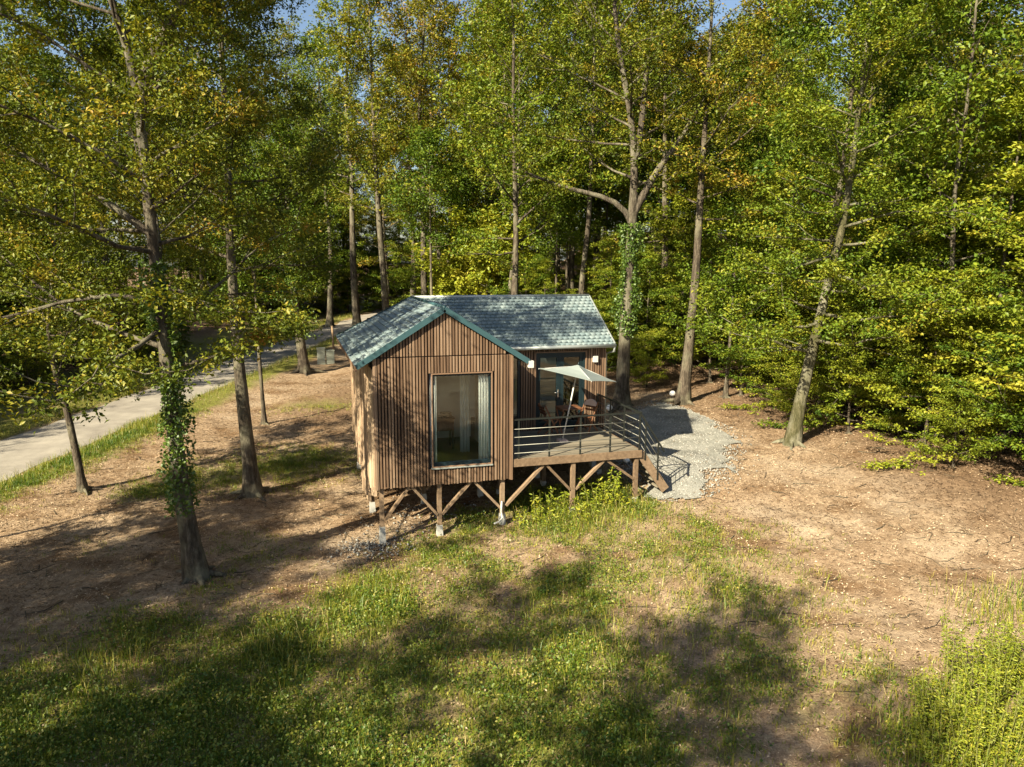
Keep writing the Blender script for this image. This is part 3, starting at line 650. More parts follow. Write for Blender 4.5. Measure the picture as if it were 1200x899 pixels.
# ------------------------------------------------------------------ trees
def interp_path(P, R_, n):
    P = np.array(P, float); s = np.concatenate([[0], np.cumsum(np.linalg.norm(np.diff(P, axis=0), axis=1))]); s /= s[-1]
    t = np.linspace(0, 1, n); Q = np.stack([np.interp(t, s, P[:, k]) for k in range(3)], 1)
    for _ in range(2): Q[1:-1] = .25*Q[:-2]+.5*Q[1:-1]+.25*Q[2:]
    return Q, np.interp(t, s, R_)
class Wood:
    def __init__(s): s.V = []; s.F = []; s.n = 0
    def add(s, P, R_, n):
        V, F = tubev(P, R_, n, s.n); s.V.append(V); s.F.append(F); s.n += len(V)
    def mesh(s, name):
        me = fast_mesh(name, np.concatenate(s.V), np.concatenate(s.F)); me.polygons.foreach_set('use_smooth', np.ones(len(me.polygons), dtype=bool)); return me
def gen_tree(seed, h=14.0, r=.22, path=None, h0=4.0, R=3.5, n1=26, elev=(5, 60), leaf=.13, per=38, crad=.42, shape='oval', upb=.8, tone=(.35, .2), extra=(), n2k=1.5, flat=.6, trunk_sides=10, bare=(), asym=(0, 0), cup=0.0):
    rng = np.random.default_rng(seed); wd = Wood()
    if path is None:
        k = 7; P = np.zeros((k, 3)); P[:, 2] = np.linspace(0, h, k); P[1:, :2] = np.cumsum(rng.normal(0, .022*h*.4, (k-1, 2)), 0)
    else:
        P = np.array(path, float); top = P[-1]
        if top[2] < h: d = P[-1]-P[-2]; d /= np.linalg.norm(d); P = np.vstack([P, top+(d*.5+np.array((0, 0, .6)))*(h-top[2])*.9])
    hh = P[-1, 2]
    Q, _ = interp_path(P, np.ones(len(P)), 22)
    tt = np.linspace(0, 1, 22); RR = r*(1-.88*tt**.75); RR[0] *= 1.6; RR[1] *= 1.05
    RR *= 1+rng.normal(0, .035, 22)
    Q0 = Q.copy(); Q0[0, 2] -= .25
    wd.add(Q0, RR, trunk_sides)
    # root flare
    for k in range(5):
        a = k*1.26+rng.uniform(-.3, .3); L = r*rng.uniform(2.6, 4.4)
        wd.add(np.array([[0, 0, r*1.3], [math.cos(a)*r*.9, math.sin(a)*r*.9, r*.45], [math.cos(a)*L*.75, math.sin(a)*L*.75, .0], [math.cos(a)*L*1.2, math.sin(a)*L*1.2, -.15]]), np.array([r*.4, r*.42, r*.22, r*.1]), 6)
    C = []
    def limb(start, az, el, L, r0, lev=1):
        n = 7; d = np.array([math.cos(az)*math.cos(el), math.sin(az)*math.cos(el), math.sin(el)]); pts = [start]
        for q in range(n-1):
            d = d+rng.normal(0, .13, 3)+np.array((0, 0, .05)); d /= np.linalg.norm(d); pts.append(pts[-1]+d*L/(n-1))
        return np.array(pts), d
    def dress(pts, L, r0):
        """secondary branches and leaf clump centres along a limb"""
        s = np.linspace(0, 1, len(pts)); n2 = max(3, int(L*n2k)+1)
        wd.add(pts, r0*(1-.85*s), 6)
        for q in range(n2):
            t = .2+.8*(q+rng.uniform(.2, .8))/n2; k = min(len(pts)-2, int(t*(len(pts)-1))); st = pts[k]+(pts[k+1]-pts[k])*(t*(len(pts)-1)-k)
            d = pts[k+1]-pts[k]; az = math.atan2(d[1], d[0])+(1 if q % 2 else -1)*rng.uniform(.5, 1.15); el = math.asin(max(-1, min(1, d[2]/(np.linalg.norm(d)+1e-9))))*.6+rng.uniform(-.25, .4)
            L2 = (.22+.36*(1-t*.5))*L*rng.uniform(.6, 1.1)+.25
            p2, _ = limb(st, az, el, L2, 0); wd.add(p2[::2], r0*.34*(1-.8*np.linspace(0, 1, len(p2[::2]))), 4)
            for f in ((.3, .5, .68, .85, 1.0) if L2 > .8 else (.4, .7, 1.0)): C.append(p2[int(f*(len(p2)-1))]+rng.normal(0, .07, 3))
        C.append(pts[-1])
        for f in np.linspace(.3, .95, max(2, int(L*1.1))): C.append(pts[int(f*(len(pts)-1))]+rng.normal(0, .22, 3))
    prof = {'oval': lambda t: max(.25, math.sin(math.pi*(.18+.80*t))**.8), 'cone': lambda t: 1.05-.85*t, 'top': lambda t: .35+.75*math.sin(math.pi*(.1+.72*t)), 'even': lambda t: 1-.55*t*t}[shape]
    for k in range(n1):
        t = (k+rng.uniform(.1, .9))/n1; z = h0+(hh*.97-h0)*t; kk = min(20, int(np.searchsorted(Q[:, 2], z))-1); kk = max(0, kk)
        f = (z-Q[kk, 2])/(Q[kk+1, 2]-Q[kk, 2]+1e-6); st = Q[kk]+(Q[kk+1]-Q[kk])*f
        L = R*prof(t)*rng.uniform(.7, 1.2); el = rad(elev[0]+(elev[1]-elev[0])*t)+rng.normal(0, .16)
        az = k*2.4+rng.normal(0, .35)
        L *= max(.3, 1+asym[0]*math.cos(az)+asym[1]*math.sin(az))
        pts, _ = limb(st, az, el, L, 0); dress(pts, L, min(RR[kk]*.42, .018+.013*L))
    for ep, er in extra:       # limbs given by their own path
        q, rr = interp_path(ep, er, 9); wd.add(q, rr, 8); L = np.linalg.norm(q[-1]-q[0])
        for s_ in range(4): pts = q[3:]+0; 
        dress(q[2:], L, er[-1])
    for bp, br in bare: q, rr = interp_path(bp, br, 7); wd.add(q, rr, 6)
    C = np.array(C); nC = len(C)
    cnt = rng.integers(int(per*.5), int(per*1.5), nC); idx = np.repeat(np.arange(nC), cnt)
    cr = rng.uniform(.6, 1.3, nC)*crad*.8
    Pl = C[idx]+rng.normal(size=(len(idx), 3))*cr[idx][:, None]*np.array((1, 1, flat))*.62
    Vl, Fl = leaves_geo(Pl, leaf, rng, upb)
    ct = rng.normal(tone[0], tone[1]*.8, nC); tn = np.clip(ct[idx]+rng.normal(0, tone[1]*.5, len(idx)), 0, 1)
    return wd.mesh('trunk'), fast_mesh('crown', Vl, Fl, np.repeat(tn, 4)), Q, RR
def plant_tree(name, loc, meshes, bark, leaf, label, cat='tree', group=None, rz=0.0, sc=1.0, sz=None):
    t = thing(name, loc, label, cat, group); t.rotation_euler = (0, 0, rz); t.scale = (sc, sc, sz or sc)
    tm, cm = meshes[:2]
    if not tm.materials: tm.materials.append(M[bark])
    if not cm.materials: cm.materials.append(M[leaf])
    a = bpy.data.objects.new('trunk', tm); col.objects.link(a); a.parent = t
    b = bpy.data.objects.new('crown', cm); col.objects.link(b); b.parent = t
    return t
def ivy(tree, Q, RR, z0, z1, n, seed, spread=.10, size=.10):
    rng = np.random.default_rng(seed); z = z0+(z1-z0)*rng.uniform(0, 1, n)**.85
    c = np.stack([np.interp(z, Q[:, 2], Q[:, 0]), np.interp(z, Q[:, 2], Q[:, 1]), z], 1); rr = np.interp(z, Q[:, 2], RR)
    a = rng.uniform(0, 2*math.pi, n); lump = .3+1.3*vnoise(a*1.6, z*1.3, seed)**1.6
    rad_ = rr+spread*lump*rng.uniform(.2, 1.3, n); o = np.stack([np.cos(a), np.sin(a), np.zeros(n)], 1)
    keepm = vnoise(a*1.2+3, z*1.1, seed+5) > .42
    P = (c+o*rad_[:, None])[keepm]
    Vl, Fl = leaves_geo(P, size, rng, .25, .8)
    # turn the blades outwards a little by lifting their tips off the stem
    me = fast_mesh('ivy', Vl, Fl, np.repeat(np.clip(rng.normal(.45, .22, len(P)), 0, 1), 4)); me.materials.append(M['ivyleaf'])
    b = bpy.data.objects.new('ivy', me); col.objects.link(b); b.parent = tree
def base(u, v): p = px(u, v); return (p[0], p[1], gz(p[0], p[1]))

T1 = gen_tree(11, 15.5, .20, [(0, 0, 0), (-.21, .06, 1.62), (-.28, .08, 3.7), (-.34, .1, 5.2), (-.42, .12, 6.8), (-.47, .14, 8.8), (-.47, .14, 9.85), (-.57, .17, 10.43), (-.85, .25, 11.0)], 4.3, 4.1, 36, (2, 55), .088, 84, .36, 'even', .6, (.34, .22), asym=(-.45, .2), extra=[([(-.45, .13, 9.3), (-.3, .1, 9.9), (-.06, .02, 10.36), (.42, -.13, 11.0), (1.0, -.3, 12.2)], [.14, .12, .11, .09, .06]), ([(-.42, .12, 6.9), (-1.0, .2, 7.4), (-2.0, .4, 8.0), (-3.0, .8, 8.6)], [.08, .065, .05, .03])])
t = plant_tree('oak_tree', base(232, 678), T1, 'palebark', 'oakleaf', 'spreading oak with ivy up its trunk and bare roots on the dry lawn', 'tree'); ivy(t, T1[2], T1[3], 1.4, 6.4, 7000, 3, .15, .075)
T2 = gen_tree(12, 15.5, .205, [(0, 0, 0), (-.12, .04, 1.96), (-.22, .07, 4.28), (-.25, .07, 6.5), (-.18, .05, 8.66), (-.19, .06, 10.7)], 5.9, 3.6, 32, (2, 60), .09, 72, .36, 'even', .6, (.36, .22), asym=(-.15, .1))
plant_tree('oak_tree', base(297, 580), T2, 'palebark', 'oakleaf', 'straight bare-trunked oak between the ivy-clad oak and the cabin', 'tree')
T3 = gen_tree(13, 9.5, .12, [(0, 0, 0), (-.16, .05, 1.57), (-.28, .08, 2.63), (-.53, .16, 3.56), (-.54, .16, 4.6), (-.16, .05, 6.4)], 2.9, 3.1, 26, (-2, 50), .09, 56, .32, 'even', .8, (.3, .2), trunk_sides=8)
plant_tree('young_tree', base(98, 575), T3, 'bark', 'oakleaf', 'slender dark leaning young tree on the lane side of the ivy-clad oak', 'tree')
T4 = gen_tree(14, 9.0, .095, [(0, 0, 0), (-.07, .02, 2.57), (-.08, .02, 4.84), (-.09, .03, 7.06)], 4.4, 1.9, 18, (5, 60), .12, 34, .36, 'oval', .8, (.3, .18), trunk_sides=8)
plant_tree('young_tree', base(310, 497), T4, 'bark', 'greenleaf', 'thin straight dark young tree behind the bare-trunked oak', 'tree')
T5 = gen_tree(15, 13, .30, [(0, 0, 0), (-.15, .05, 1.73), (-.37, .11, 4.02), (-.49, .14, 8.48)], 3.9, 2.8, 30, (0, 65), .125, 40, .34, 'oval', .8, (.35, .18))
t = plant_tree('ivy_tree', base(357, 437), T5, 'bark', 'greenleaf', 'thick ivy-covered tree by the lane beside the utility cabinets', 'tree'); ivy(t, T5[2], T5[3], 1.9, 8.5, 3600, 8, .5, .13)
T8 = gen_tree(18, 18, .29, [(0, 0, 0), (.05, -.02, 2.59), (.11, -.03, 4.85), (.22, -.07, 7.36), (.25, -.07, 9.5), (-.01, 0, 11.3), (-.45, .13, 13.0)], 8.2, 3.8, 26, (5, 62), .12, 34, .34, 'oval', .8, (.45, .2), n2k=1.2, trunk_sides=12,
     extra=[([(.2, -.05, 7.0), (.1, -.03, 7.55), (-.61, .18, 7.98), (-1.37, .41, 8.13), (-2.43, .72, 8.33), (-3.65, 1.08, 8.88)], [.12, .11, .10, .085, .07, .04]), ([(.2, -.06, 7.3), (.5, -.1, 7.9), (.73, -.22, 8.44), (1.16, -.34, 9.2), (1.87, -.55, 10.1), (2.6, -.7, 11.5)], [.17, .15, .14, .12, .10, .05]), ([(.25, -.07, 9.4), (.5, 0, 10.5), (.6, .1, 12), (.9, .2, 14)], [.14, .12, .1, .05])])
t = plant_tree('oak_tree', base(728, 478), T8, 'palebark', 'oakleaf', 'big forked oak rising behind the terrace with a long low limb', 'tree'); ivy(t, T8[2], T8[3], 2.8, 7.0, 5200, 5, .25, .09)
T9 = gen_tree(19, 17, .24, [(0, 0, 0), (.16, -.05, 2.44), (.3, -.09, 5.07), (.31, -.09, 7.6), (.38, -.11, 10.1)], 7.0, 3.4, 26, (0, 60), .12, 34, .34, 'oval', .8, (.45, .2), n2k=1.3)
plant_tree('oak_tree', base(800, 472), T9, 'bark', 'oakleaf', 'tall straight dark oak at the wood edge of the gravel path', 'tree')
T10 = gen_tree(20, 15, .21, [(0, 0, 0), (.2, -.06, 1.66), (.48, -.14, 3.28), (.73, -.22, 5.13), (1.02, -.3, 6.42), (1.2, -.35, 8.93)], 2.5, 3.2, 46, (-16, 50), .105, 46, .34, 'even', .9, (.5, .2))
plant_tree('leaning_tree', base(928, 520), T10, 'mossbark', 'greenleaf', 'mossy leaning tree at the edge of the bare clearing', 'tree')
T11 = gen_tree(21, 7, .10, [(0, 0, 0), (.05, 0, 1.5), (.1, 0, 3)], 2.6, 2.2, 18, (-5, 40), .12, 34, .42, 'even', 1.1, (.4, .18), trunk_sides=8)
plant_tree('sapling', base(850, 466), T11, 'palebark', 'greenleaf', 'thin pale-stemmed sapling between the tall dark oak and the leaning tree', 'tree')
# forest kinds, each mesh shared by its copies
KIND = [gen_tree(31, 17, .20, None, 4.5, 3.3, 30, (5, 60), .15, 22, .36, 'oval', .7, (.42, .2), n2k=1.3, trunk_sides=8),
        gen_tree(32, 19, .24, None, 6.5, 3.7, 30, (5, 60), .15, 22, .36, 'oval', .7, (.5, .2), n2k=1.3, trunk_sides=8),
        gen_tree(33, 15, .14, None, 4.0, 2.7, 28, (10, 65), .145, 21, .34, 'top', .7, (.4, .18), n2k=1.4, trunk_sides=8),
        gen_tree(34, 18, .17, None, 7.0, 3.1, 26, (15, 65), .15, 21, .36, 'top', .7, (.5, .22), n2k=1.3, trunk_sides=8),
        gen_tree(35, 13, .11, None, 3.0, 2.3, 26, (15, 65), .14, 20, .32, 'oval', .7, (.35, .2), n2k=1.5, trunk_sides=7)]
GK = [tuple(m.copy() for m in k[:2]) for k in KIND]      # the same kinds with green leaves
UND = [gen_tree(41, 6.0, .085, None, .6, 2.9, 20, (-8, 38), .115, 40, .30, 'even', 1.3, (.42, .2), n2k=1.9, flat=.26, trunk_sides=6),
       gen_tree(42, 8.0, .10, None, .9, 3.3, 23, (-8, 40), .115, 40, .32, 'cone', 1.3, (.5, .2), n2k=1.8, flat=.25, trunk_sides=6),
       gen_tree(43, 4.0, .06, None, .2, 2.0, 20, (0, 45), .105, 34, .28, 'even', 1.1, (.45, .2), n2k=2.0, flat=.36, trunk_sides=6)]
UY = [tuple(m.copy() for m in k[:2]) for k in UND]
rf = random.Random(77); placed = [tuple(o.location[:2]) for o in scene.objects if o.get('category') == 'tree']
def far_ok(x, y, dmin): return all((x-a)**2+(y-b)**2 > dmin*dmin for a, b in placed)
def in_view(x, y, pad=.06):
    d = np.array((x, y, 0))-CAM; d[2] = 0; a = math.atan2(d@R0, d@np.array((math.sin(YAW), math.cos(YAW), 0)))
    return abs(a) < .60+pad
SHAPE = ('full-crowned mid-height', 'tall broad-crowned', 'slim narrow-crowned', 'tall high-crowned', 'short thin-stemmed')
FOREST_L = 'in the wood rising behind the cabin'; FOREST_R = 'in the wood beyond the bare clearing'; FOREST_W = 'across the lane from the cabin'
def forest_tree(x, y, lab, sc=1.0, kinds=(0, 1, 2, 3, 4), green=.4):
    k = rf.choice(kinds); g = rf.random() < green; placed.append((x, y))
    lb = '%s %s tree %s' % (SHAPE[k], 'green-leaved' if g else 'gold-tinged', lab)
    plant_tree('forest_tree', (x, y, gz(x, y)), (GK if g else KIND)[k], BARKS[k], 'greenleaf' if g else 'oakleaf', lb, 'tree', lb.replace('tree', 'trees'), rf.uniform(0, 6.28), sc*rf.uniform(1.0, 1.3))
BARKS = ('bark', 'palebark', 'bark', 'palebark', 'palebark')
cnt = 0
for _ in range(6000):                       # behind the cabin and to its right
    y = rf.uniform(8, 125); x = rf.uniform(-6, 105)
    d = float(road_d(x, y))
    if d < 7.0+.04*y or not in_view(x, y, .1): continue
    if (x < 14.5 and y < 17) or (x < 8 and y < 26): continue
    dist = math.hypot(x-CAM[0], y-CAM[1])
    if not far_ok(x, y, 3.0+dist*.012): continue
    forest_tree(x, y, FOREST_R if x > 16+.35*y else FOREST_L); cnt += 1
    if cnt > 145: break
for (x, y) in ((17.5, 1.5), (19.5, -2.0), (22, 3.5), (16.8, 6.0), (24, -1), (27, 3)):
    if far_ok(x, y, 1.5): forest_tree(x, y, FOREST_R, 1.05)
for (x, y, k) in ((-5, 64, 1), (-9.5, 61, 0), (-1.0, 60, 3), (-13, 57, 1), (1.5, 66, 0), (4.0, 70, 1), (0.5, 78, 0), (9.0, 78, 1), (-10, 62, 3), (13, 88, 0), (6, 92, 1), (-4, 90, 1), (10.2, 40.5, 2), (13.5, 47, 0), (12.0, 31, 4), (15.5, 38, 3), (17, 30, 2), (19.5, 34, 1), (7, 33, 1), (3.2, 42, 1), (9, 38.5, 3), (1.5, 50, 1), (6.5, 50, 0), (8, 46, 1), (10.5, 55, 1), (16, 58, 0), (22, 42, 3)):
    forest_tree(x, y, FOREST_W if float(road_d(x, y)) < 0 else FOREST_L, 1.1, (k,), .4)
cnt = 0
for _ in range(3000):                       # across the lane
    y = rf.uniform(8, 100); x = rf.uniform(-45, 4); d = float(road_d(x, y))
    if d > -4.5 or d < -30 or (34 < y < 54 and d > -20) or not in_view(x, y, .1) or not far_ok(x, y, 4.2): continue
    forest_tree(x, y, FOREST_W, 1.0, (0, 1, 2, 3, 4), .6); cnt += 1
    if cnt > 34: break
for (x, y, k) in ((-19, 27, 0), (-16.5, 33, 1), (-22, 34, 0), (-14.5, 38, 2), (-24, 28, 1)): forest_tree(x, y, FOREST_W, 1.0, (k,), .6)
# the tall trunk seen past the cabin roof
t6 = gen_tree(51, 23, .27, [(0, 0, 0), (-.1, .0, 4), (-.35, .1, 8), (-.5, .2, 13)], 8.0, 3.0, 26, (10, 60), .18, 22, .48, 'oval', .7, (.5, .2))
plant_tree('oak_tree', (4.0, 30.0, gz(4.0, 30.0)), t6, 'palebark', 'oakleaf', 'tall pale-trunked tree rising behind the cabin roof beside the lane', 'tree')
t7 = gen_tree(52, 22, .34, [(0, 0, 0), (.2, .0, 4), (.3, .1, 8), (.1, .2, 13)], 8.0, 3.0, 26, (10, 60), .18, 22, .48, 'oval', .7, (.4, .2))
t = plant_tree('ivy_tree', (12.2, 36.0, gz(12.2, 36.0)), t7, 'bark', 'greenleaf', 'ivy-wrapped dark trunk standing behind the light green bush', 'tree'); ivy(t, t7[2], t7[3], 2.0, 9.0, 3000, 9, .35, .16)
for (x, y) in ((6.2, 26.5), (8.4, 30.5), (11.0, 26.8), (13.4, 24.0), (14.6, 28.2), (16.2, 24.6), (18.4, 26.4), (20.2, 22.8), (22.6, 25.6), (17.6, 20.2), (24.8, 20.6), (26.4, 26.2), (21.4, 17.4), (12.0, 21.8)):
    lb = 'slim pole-like tree with a small crown in the wood behind the cabin'
    plant_tree('pole_tree', (x, y, gz(x, y)), T4, 'bark', 'greenleaf', lb, 'tree', 'slim pole-like trees behind the cabin', rf.uniform(0, 6.28), rf.uniform(1.1, 1.5))
# understory along the edge of the wood
USHAPE = ('mid-sized spreading', 'tall cone-shaped', 'small bushy')
def under(x, y, lab, sc=1.0, kind=None, yel=.5):
    k = rf.choice((0, 1, 2)) if kind is None else kind; g = rf.random() < yel
    lb = '%s %s %s' % (USHAPE[k], 'yellow-green' if g else 'dark green', lab)
    plant_tree('understory_tree', (x, y, gz(x, y)), (UY if g else UND)[k], 'bark', 'paleleaf' if g else 'greenleaf', lb, 'tree', 'all '+lb, rf.uniform(0, 6.28), sc*rf.uniform(.85, 1.15))
EDGE = 'understory tree with layered boughs at the clearing edge'
for (x, y, s, k) in ((17.2, -1.8, 1.0, 1), (16.0, .6, .85, 0), (18.6, .9, 1.15, 1), (18.2, -4.2, .9, 0), (20.2, -2.8, 1.2, 1), (16.6, 3.6, .8, 0), (18.6, 4.6, 1.1, 1), (16.4, 7.2, .8, 0), (15.6, 9.4, .75, 0), (18.6, 8.2, 1.05, 1), (21, 6.0, 1.2, 1), (21.5, 1.6, 1.2, 0), (22.6, -1.0, 1.2, 1), (16.0, 12.4, .8, 0), (18.8, 11.5, 1.0, 1), (21.5, 10, 1.1, 0), (14.2, 15.4, .8, 0), (17, 16, 1.0, 1), (24, 4.2, 1.3, 0), (24.5, 8.5, 1.2, 1), (20.0, -5.6, .9, 2), (17.2, -3.2, .8, 2), (16.4, 2.0, .6, 2), (15.9, -3.2, .75, 0), (16.4, -5.4, .8, 0), (15.4, -1.0, .62, 2), (17.4, -6.8, .8, 1), (15.3, 2.9, .6, 0), (14.9, 4.6, .55, 2), (20.0, 14.5, 1.1, 1), (24, 13, 1.1, 0), (13.2, 13.0, .5, 2)):
    under(x, y, EDGE, s, k, .65)
BACK = 'shrub under the tall trees behind the cabin'
cnt = 0
for _ in range(2500):
    y = 17+58*rf.random()**1.6; x = rf.uniform(0, 60); d = float(road_d(x, y))
    if d < 6.5 or not in_view(x, y, .08) or (x < 11 and y < 22): continue
    under(x, y, BACK, rf.uniform(.5, 1.0)); cnt += 1
    if cnt > 120: break
BUSH = gen_tree(61, 5.5, .09, None, .3, 2.6, 40, (5, 60), .20, 34, .42, 'oval', 1.1, (.6, .16), n2k=1.8, flat=.5, trunk_sides=6)
plant_tree('bush', (9.6, 27.0, gz(9.6, 27.0)), BUSH, 'bark', 'paleleaf', 'light green rounded bush showing just above the cabin ridge', 'bush', None, 0, 1.25)
ACROSS = 'hedge bush on the far side of the lane'
for k in range(34):
    y = 6+k*1.75+rf.uniform(-.6, .6); x = float(road_x(y))-(rf.uniform(5.0, 7.5) if y < 36 else rf.uniform(8, 10.5))/.945
    under(x, y, ACROSS, rf.uniform(.45, .65) if y < 54 else rf.uniform(.7, 1.0), 2 if y < 54 else rf.choice((0, 1, 2)), .3)
    if not 36 < y < 54: under(x-rf.uniform(4.0, 6.5), y+rf.uniform(-.8, .8), ACROSS, rf.uniform(.9, 1.3), rf.choice((0, 1)), .15)
for (x, y, s_) in ((-16, 21, 1.1), (-18.5, 24.5, 1.3), (-15, 27.5, 1.2), (-20, 20, 1.3), (-13.5, 31, 1.1), (-17, 31, 1.4)): under(x, y, ACROSS, s_, 1, .1)
for k in range(16):
    x = -9+k*1.7; under(x, 66+rf.uniform(-4, 8)+.3*x, ACROSS, rf.uniform(1.1, 1.7), rf.choice((0, 1)), .4)
for k in range(10):
    y = 56+k*2.5; x = float(road_x(y))+(-3+k*1.2); under(x, y+6, ACROSS, rf.uniform(.7, 1.0), rf.choice((0, 1)), .2)
# oaks of the lawn standing outside the picture; their shade falls across the foreground
LAWN = ('broad oak on the lawn towards the afternoon sun', 'lawn oaks towards the sun')
for (x, y, rz, s) in ((-20.6, -16.6, 1.7, .95), (-21, -9.5, 2.9, .9)):
    plant_tree('oak_tree', (x, y, gz(x, y)), (T2 if s < .9 else T1), 'bark', 'oakleaf', LAWN[0], 'tree', LAWN[1], rz, s)
for (x, y, s) in ((-13.6, -11.2, 1.05), (-14.5, -14.6, 1.1), (-15.0, -4.4, 1.15), (-17.6, -7.4, 1.3), (-12.4, -6.6, .9), (-13.2, -.4, 1.1)):
    plant_tree('young_tree', (x, y, gz(x, y)), T4, 'bark', 'greenleaf', 'slim young tree on the lawn towards the afternoon sun', 'tree', 'slim lawn trees towards the sun', x*3, s)
for (x, y, s) in ((-8.6, -15.2, .62), (-9.2, -18.6, .7), (-6.8, -13.5, .6), (-12.6, -12.8, .7)):
    plant_tree('slender_tree', (x, y, gz(x, y)), KIND[3], 'palebark', 'oakleaf', 'tall high-crowned tree alone on the lawn towards the afternoon sun', 'tree', 'high-crowned lawn trees towards the sun', x*3, s)
# ------------------------------------------------------------------ weeds, bushes, grass, litter, stones
rng = np.random.default_rng(5)
def weed(name, x, y, hgt, n, spread, leaf, mat, label, cat, group, tone=(.55, .2), seed=0):
    rg = np.random.default_rng(seed); t = thing(name, (x, y, gz(x, y)), label, cat, group); wd = Wood(); P = []; D = []
    for s in range(n):
        a = rg.uniform(0, 6.28); q = spread*math.sqrt(rg.uniform(0, 1)); b = np.array((q*math.cos(a), q*math.sin(a), -.05)); hh = hgt*rg.uniform(.55, 1.1)
        lean = np.array((math.cos(a), math.sin(a), 0))*rg.uniform(0, .3)*hh; pts = np.array([b, b+lean*.35+np.array((0, 0, hh*.5)), b+lean+np.array((0, 0, hh))])
        wd.add(pts, np.array([.007, .005, .003]), 4)
        m = int(hh/(.028 if leaf > .06 else .011)); tt = rg.uniform(.12, 1, m); pos = b+np.outer(tt, lean)+np.outer(tt, (0, 0, hh)); aa = rg.uniform(0, 6.28, m)
        P.append(pos+np.stack([np.cos(aa), np.sin(aa), 0*aa], 1)*.02); D.append(np.stack([np.cos(aa), np.sin(aa), .35+0*aa], 1))
    P = np.concatenate(P); D = np.concatenate(D); V, F = leaves_geo(P, leaf, rg, .7, .34, .2, D*2)
    a = tag(mesh_obj('stems', wd.mesh('stems'), M['stem'], t), kind='stuff'); me = fast_mesh('foliage', V, F, np.repeat(np.clip(rg.normal(tone[0], tone[1], len(P)), 0, 1), 4)); mesh_obj('foliage', me, M[mat], t)
    return t
k = 0
for (u, v, h_, n_, s_) in ((705, 596, .95, 14, .32), (712, 590, .7, 12, .3), (631, 604, .75, 9, .22), (655, 600, .6, 10, .3), (680, 596, .45, 10, .35), (725, 600, .5, 10, .3), (645, 612, .4, 12, .4), (618, 612, .4, 10, .3), (690, 606, .4, 12, .4)):
    p = px(u, v); k += 1
    weed('tall_weed', p[0], p[1], h_, n_, s_, .11, 'paleleaf', 'leafy green weed growing under the terrace edge beam', 'weed', 'weeds under the terrace', seed=100+k)
for (u, v, h_, n_, s_) in ((1150, 800, 1.0, 46, .5), (1175, 850, .95, 46, .55), (1120, 860, .7, 40, .5), (1195, 800, .9, 40, .5), (1100, 890, .6, 36, .5), (1160, 890, .7, 40, .5)):
    p = px(u, v); k += 1
    weed('broom_shrub', p[0], p[1], h_, n_, s_, .05, 'paleleaf', 'yellow-green feathery shrub in the rough grass of the clearing', 'shrub', 'feathery shrubs of the rough grass', (.45, .22), 100+k)
# grass
def scatter(n, x0, x1, y0, y1): return rng.uniform(x0, x1, n), rng.uniform(y0, y1, n)
def blades(x, y, L, w, tone, lean=.55):
    N = len(x); z = ground_z(x, y); B = np.stack([x, y, z-.01], 1); a = rng.uniform(0, 6.28, N)
    s = np.stack([np.cos(a), np.sin(a), 0*a], 1)*w[:, None]; a2 = rng.uniform(0, 6.28, N); ln = rng.uniform(.1, 1, N)*lean
    mid = B+np.stack([np.cos(a2)*ln*.3, np.sin(a2)*ln*.3, .55+0*a2], 1)*L[:, None]; tip = B+np.stack([np.cos(a2)*ln, np.sin(a2)*ln, np.maximum(.15, 1-.6*ln)], 1)*L[:, None]
    V = np.stack([B-s, B+s, mid+s*.8, mid-s*.8, tip], 1).reshape(-1, 3); i = np.arange(N)[:, None]*5
    F = np.concatenate([i+np.array([[0, 1, 2]]), i+np.array([[0, 2, 3]]), i+np.array([[3, 2, 4]])], 1).reshape(-1, 3)
    return V, F, np.repeat(tone, 5)
def free(x, y):      # not on gravel, lane or under the cabin walls
    return ~in_poly(x, y, GP) & (np.abs(road_d(x, y)) > 1.65)
def stuff(name, V, F, tone, mat, label, cat):
    return tag(mesh_obj(name, fast_mesh(name, V, F, tone), M[mat]), label, cat, kind='stuff')
# clumped blade positions: tuft centres, then blades round each
cx_, cy_ = scatter(105000, -11, 14, -12, 16)
g = green_at(cx_, cy_); keepm = (rng.uniform(0, 1, len(g)) < np.clip(g*1.25-.06, 0, .95)) & free(cx_, cy_)
cx_, cy_, g = cx_[keepm], cy_[keepm], g[keepm]
nb_ = 7; bx = np.repeat(cx_, nb_)+rng.normal(0, .05, len(cx_)*nb_); by = np.repeat(cy_, nb_)+rng.normal(0, .05, len(cx_)*nb_); gg = np.repeat(g, nb_)
tn = np.clip(.66-.42*gg+np.repeat(rng.normal(0, .13, len(cx_)), nb_)+rng.normal(0, .08, len(bx)), 0, 1)
V, F, tt = blades(bx, by, np.repeat(rng.uniform(.07, .2, len(cx_)), nb_)*rng.uniform(.6, 1.2, len(bx))*(.6+.7*gg), rng.uniform(.003, .007, len(bx)), tn, .8)
stuff('grass', V, F, tt, 'grass', 'short green grass growing in patches across the clearing', 'grass')
